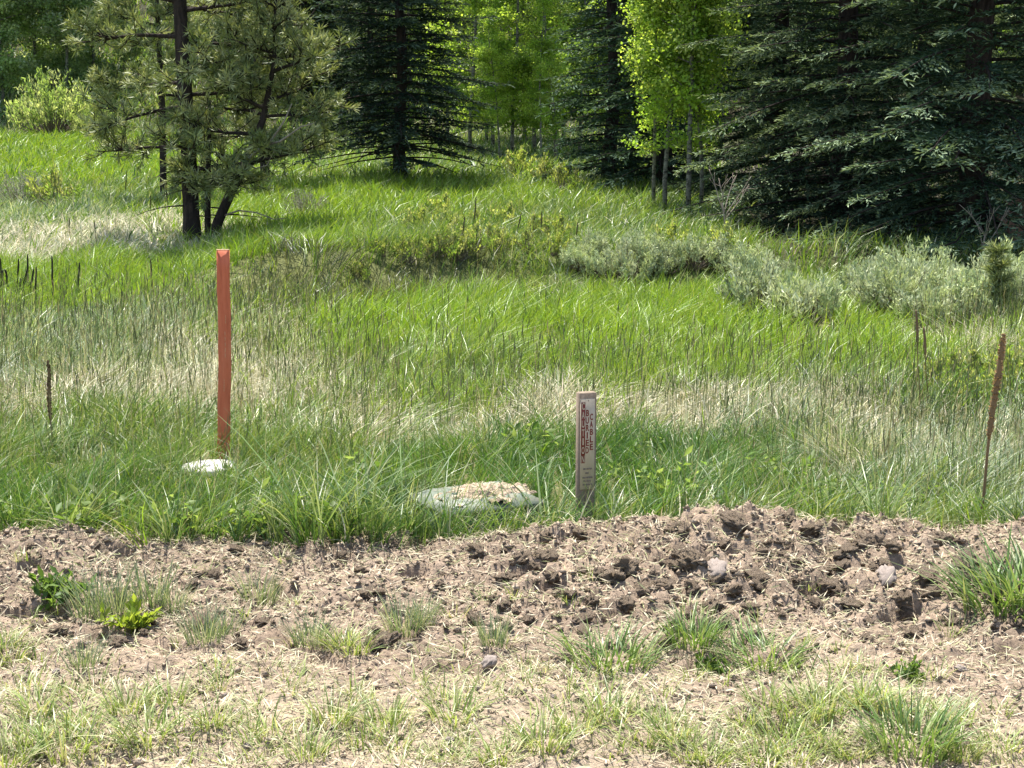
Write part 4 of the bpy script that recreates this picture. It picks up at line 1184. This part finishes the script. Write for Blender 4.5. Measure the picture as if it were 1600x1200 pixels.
TM = {'y': [tuft_mesh(80, .13, .075, .0055, YG, 0.9) for _ in range(4)], 'b': [tuft_mesh(110, .17, .07, .0038, BG, 0.35) for _ in range(3)], 'd': [tuft_mesh(190, .155, .12, .0058, DG, 0.95) for _ in range(3)],
      's': [tuft_mesh(22, .10, .06, .0046, YG, 0.9) for _ in range(5)]}
LB = {'y': ('yellow-green grass tuft sprouting from the bare dirt', 'yellow-green tufts on the dirt'), 'b': ('thin bluish-green grass tuft on the slope of the berm', 'bluish tufts on the berm'),
      's': ('sparse little grass sprig on the bare dirt', 'little grass sprigs on the dirt')}
def put_tuft(u, v, kind, s, label=None):
    x, y = fg(u, v)
    ms = TM[kind]
    o = link('grass_tuft', ms[rng.integers(0, len(ms))], None, (x, y, Hs(x, y)), rng.uniform(0, 6.28), (s, s, s * rng.uniform(0.85, 1.15)))
    if label: tag(o, label, 'grass tuft')
    else: tag(o, LB[kind][0], 'grass tuft', LB[kind][1])
put_tuft(955, 1040, 'd', 1.25, 'thick dark green grass tuft at the foot of the berm below the post')
put_tuft(1190, 1040, 'd', 1.2, 'thick sprawling grass tuft at the foot of the berm below the two largest clods')
put_tuft(1425, 1165, 'd', 1.1, 'big bright grass tuft alone on the bare dirt below the berm end')
put_tuft(1570, 945, 'd', 1.6, 'lush tall grass clump growing over the end of the berm')
put_tuft(1615, 930, 'd', 1.8, 'lush grass clump beside another at the very end of the berm')
put_tuft(1085, 1000, 'd', 0.85, 'short dark tuft between the two thick tufts at the foot of the berm')
for u, v, s in ((150, 965, 1.25), (235, 945, 1.1), (320, 1000, .95), (405, 940, 1.0), (485, 1005, .95), (632, 985, 1.1), (130, 1040, .8), (660, 975, .7), (770, 1005, .75), (350, 990, .8), (180, 955, 1.1), (270, 950, .9)):
    put_tuft(u, v, 'b', s)
for u, v, s in ((550, 1020, 1.1), (530, 1010, .9), (20, 1030, 1.0), (0, 1010, 1.0), (100, 1175, 1.2), (230, 1150, 1.2), (200, 1110, 1.0), (265, 1100, .9), (130, 1130, .9), (60, 1110, 1.0), (520, 1125, 1.0), (600, 1130, .9), (710, 1120, 1.1), (690, 1190, .7),
                (850, 1165, 1.1), (900, 1140, 1.0), (950, 1120, 1.0), (1010, 1160, .9), (1050, 1150, .9), (1080, 1180, .9), (1250, 1120, 1.1), (1290, 1110, 1.2), (1350, 1095, 1.1), (1220, 1160, 1.1), (1240, 1190, 1.0), (1330, 1180, .9), (1110, 1190, .8), (620, 1170, .9),
                (40, 1160, 1.0), (330, 1130, .9), (1500, 1180, .8), (1560, 1170, .8), (1160, 1130, .7), (780, 1190, .8), (1200, 1105, .9), (1400, 1120, .9), (10, 1195, 1.1), (480, 1180, .9), (1190, 1190, .9), (1290, 1160, .9)):
    put_tuft(u, v, 'y', s * 0.92)
for i in range(170):
    v = 1010 + 190 * rng.random() ** 0.7
    put_tuft(rng.uniform(-30, 1630), v, 's', rng.uniform(0.6, 1.15))
for i in range(30):
    put_tuft(rng.uniform(0, 1600), rng.uniform(870, 1010), 's', rng.uniform(0.5, 1.0))

# broad-leaved weeds
def weed_mesh(n, h, spread, ll, lw, cols):
    g = Geo(); cols = np.array(cols)
    for s_ in range(n):
        a = rng.uniform(0, 6.283)
        pts = bent((rng.normal(0, spread * .3), rng.normal(0, spread * .3), -0.01), (math.cos(a) * .7, math.sin(a) * .7, 1), h * rng.uniform(.6, 1.1), 4, 0.3, 0.1)
        tube(g, pts, np.linspace(.0025, .0012, 5), (.10, .13, .04), 4, False)
        m_ = 11
        P, T = along(pts, rng.uniform(0.25, 1, m_))
        d = nrm(T * .4 + rng.normal(0, .7, (m_, 3)) + np.array([[0, 0, .2]]))
        leaves(g, P, d, nrm(rng.normal(0, .5, (m_, 3)) + np.array([[0, 0, 1]])), ll * rng.uniform(.6, 1.2, m_), lw, cols[rng.integers(0, len(cols), m_)] * rng.uniform(.8, 1.2, (m_, 1)), .2)
    return g.mesh('broadleaf_weed', M_aspen)
WM = [weed_mesh(18, .13, .12, .05, .022, [(.11, .19, .04), (.14, .22, .05), (.08, .15, .035)]), weed_mesh(16, .10, .10, .045, .018, [(.19, .27, .03), (.23, .29, .05)])]
for u, v, k, s, lb in ((90, 940, 0, 1.1, 'dark-leaved low weed beside the bluish tufts on the berm'), (212, 985, 1, 1.1, 'bright lime green leafy weed among the bluish tufts'), (365, 835, 1, 1.0, 'lime green leafy weed at the edge of the meadow grass'),
                       (1420, 1062, 0, .55, 'small pale-leaved weed alone on the bare dirt'), (1110, 1055, 0, .6, 'little leafy weed below the foot of the berm')):
    x, y = fg(u, v)
    tag(link('broadleaf_weed', WM[k], None, (x, y, Hs(x, y)), rng.uniform(0, 6), s), lb, 'weed')

# tall coarse grass clumps at the berm edge
coarse = [tuft_mesh(46, .66, .11, .0100, [(.10, .18, .05), (.17, .25, .085), (.27, .34, .16), (.08, .14, .04)], 0.9) for _ in range(3)]
for i, (x, y, s, lb) in enumerate(((-0.93, 6.75, 1.0, 'tallest coarse grass clump with long arching blades between white cover and vault'), (-0.72, 6.85, .8, 'arching coarse grass clump between the tall clump and the vault'), (-0.32, 6.98, .72, 'coarse grass clump between the soil-strewn vault lid and the berm'),
                                   (-0.03, 7.0, .62, 'coarse grass clump beside the shaded side of the vault'), (0.17, 7.05, .8, 'pale arching grass clump between the vault and the sign post'), (0.42, 6.98, .45, 'arching grass clump at the foot of the sign post'), (-0.52, 7.0, .75, 'coarse grass clump touching the corner of the vault nearest the stake'),
                                   (1.0, 6.85, .5, 'coarse grass clump behind the crest of the berm'), (1.75, 6.8, .65, 'coarse grass clump beside the rusty mullein stalk'), (-1.6, 6.75, .6, 'coarse grass clump at the meadow edge below the white cover'), (-2.1, 6.75, .55, 'coarse grass clump behind the low end of the berm'))):
    tag(link('coarse_grass_clump', coarse[i % 3], None, (x, y, Hs(x, y)), i * 1.9, s), lb, 'grass clump')

# short creeping grass between the tufts
n = 9000
x = rng.uniform(-2.6, 2.6, n); y = rng.uniform(3.75, 5.35, n)
k = rng.random(n) < np.clip(fbm(x / 0.45, y / 0.3, 97) * 2.2 - 0.1, 0, 1) * (1 - sm((y - 4.75) / 0.5) * 0.9)
x, y = x[k], y[k]; n = len(x)
a = rng.uniform(0, 6.283, n); dv = np.stack([np.cos(a), np.sin(a)], 1)
c = np.array(YG)[rng.integers(0, 4, n)] * rng.uniform(0.75, 1.2, (n, 1))
g = Geo(); blades(g, np.stack([x, y, H(x, y) - 0.004], 1), rng.uniform(0.02, 0.075, n), rng.uniform(0.003, 0.0055, n), dv * rng.uniform(0.2, 1.2, n)[:, None], dv * rng.uniform(0.1, 1.0, n)[:, None], c, 3)
tag(g.build('creeping_grass', M_grass), 'short creeping yellow-green grass between the tufts on the dirt', 'grass', None, 'stuff')


# dry grass hanging over the crest of the berm
n = 2600
x = rng.uniform(-2.9, 2.9, n); y = rng.uniform(6.25, 6.95, n)
k = rng.random(n) < np.clip(0.15 + 1.2 * noise(x / 0.33, y / 0.2, 101), 0, 1) * (0.4 + 0.6 * sm((x + 0.6) / 0.8))
x, y = x[k], y[k]; n = len(x)
a = rng.normal(-1.57, 1.3, n); dv = np.stack([np.cos(a), np.sin(a)], 1)
c = np.array([[.56, .49, .33], [.44, .38, .25], [.30, .27, .16], [.24, .29, .11]])[rng.integers(0, 4, n)] * rng.uniform(0.75, 1.2, (n, 1))
g = Geo(); blades(g, np.stack([x, y, H(x, y) - 0.004], 1), rng.uniform(0.05, 0.17, n), rng.uniform(0.003, 0.005, n), dv * rng.uniform(0.1, 0.7, n)[:, None], dv * rng.uniform(0.3, 1.4, n)[:, None], c, 4)
tag(g.build('dry_crest_grass', M_straw), 'dry grass strands hanging over the crest of the berm', 'grass', None, 'stuff')

# leafy weeds standing in the meadow grass
mw = weed_mesh(9, .26, .10, .07, .03, [(.12, .21, .045), (.17, .26, .06), (.22, .30, .10)])
for i, (u, v) in enumerate([(40, 830), (120, 845), (250, 850), (330, 848), (420, 850), (520, 830), (650, 745), (700, 720), (980, 770), (1060, 790), (1150, 770), (1230, 760), (1290, 790), (1370, 790), (1440, 800), (1480, 770), (590, 770), (200, 800), (1000, 720), (820, 720)]):
    x, y, z = at(u, v)
    y = max(y, 6.85)
    tag(link('meadow_weed', mw, None, (x, y, Hs(x, y)), i * 1.1, 0.6 + 0.5 * rng.random()), 'leafy green weed standing among the near meadow grass', 'weed', 'leafy weeds in the near meadow')
for i, (u, v, sc_) in enumerate([(1455, 625, .55), (1490, 610, .6), (1530, 618, .65), (1570, 612, .7), (1600, 625, .7), (1510, 640, .5), (1560, 640, .55)]):
    put_shrub(herb, 'leafy_herb', u, v, sc_, 'dark green leafy herb in the low patch behind the rusty mullein stalk', 'herb', 'leafy herbs behind the rusty mullein')
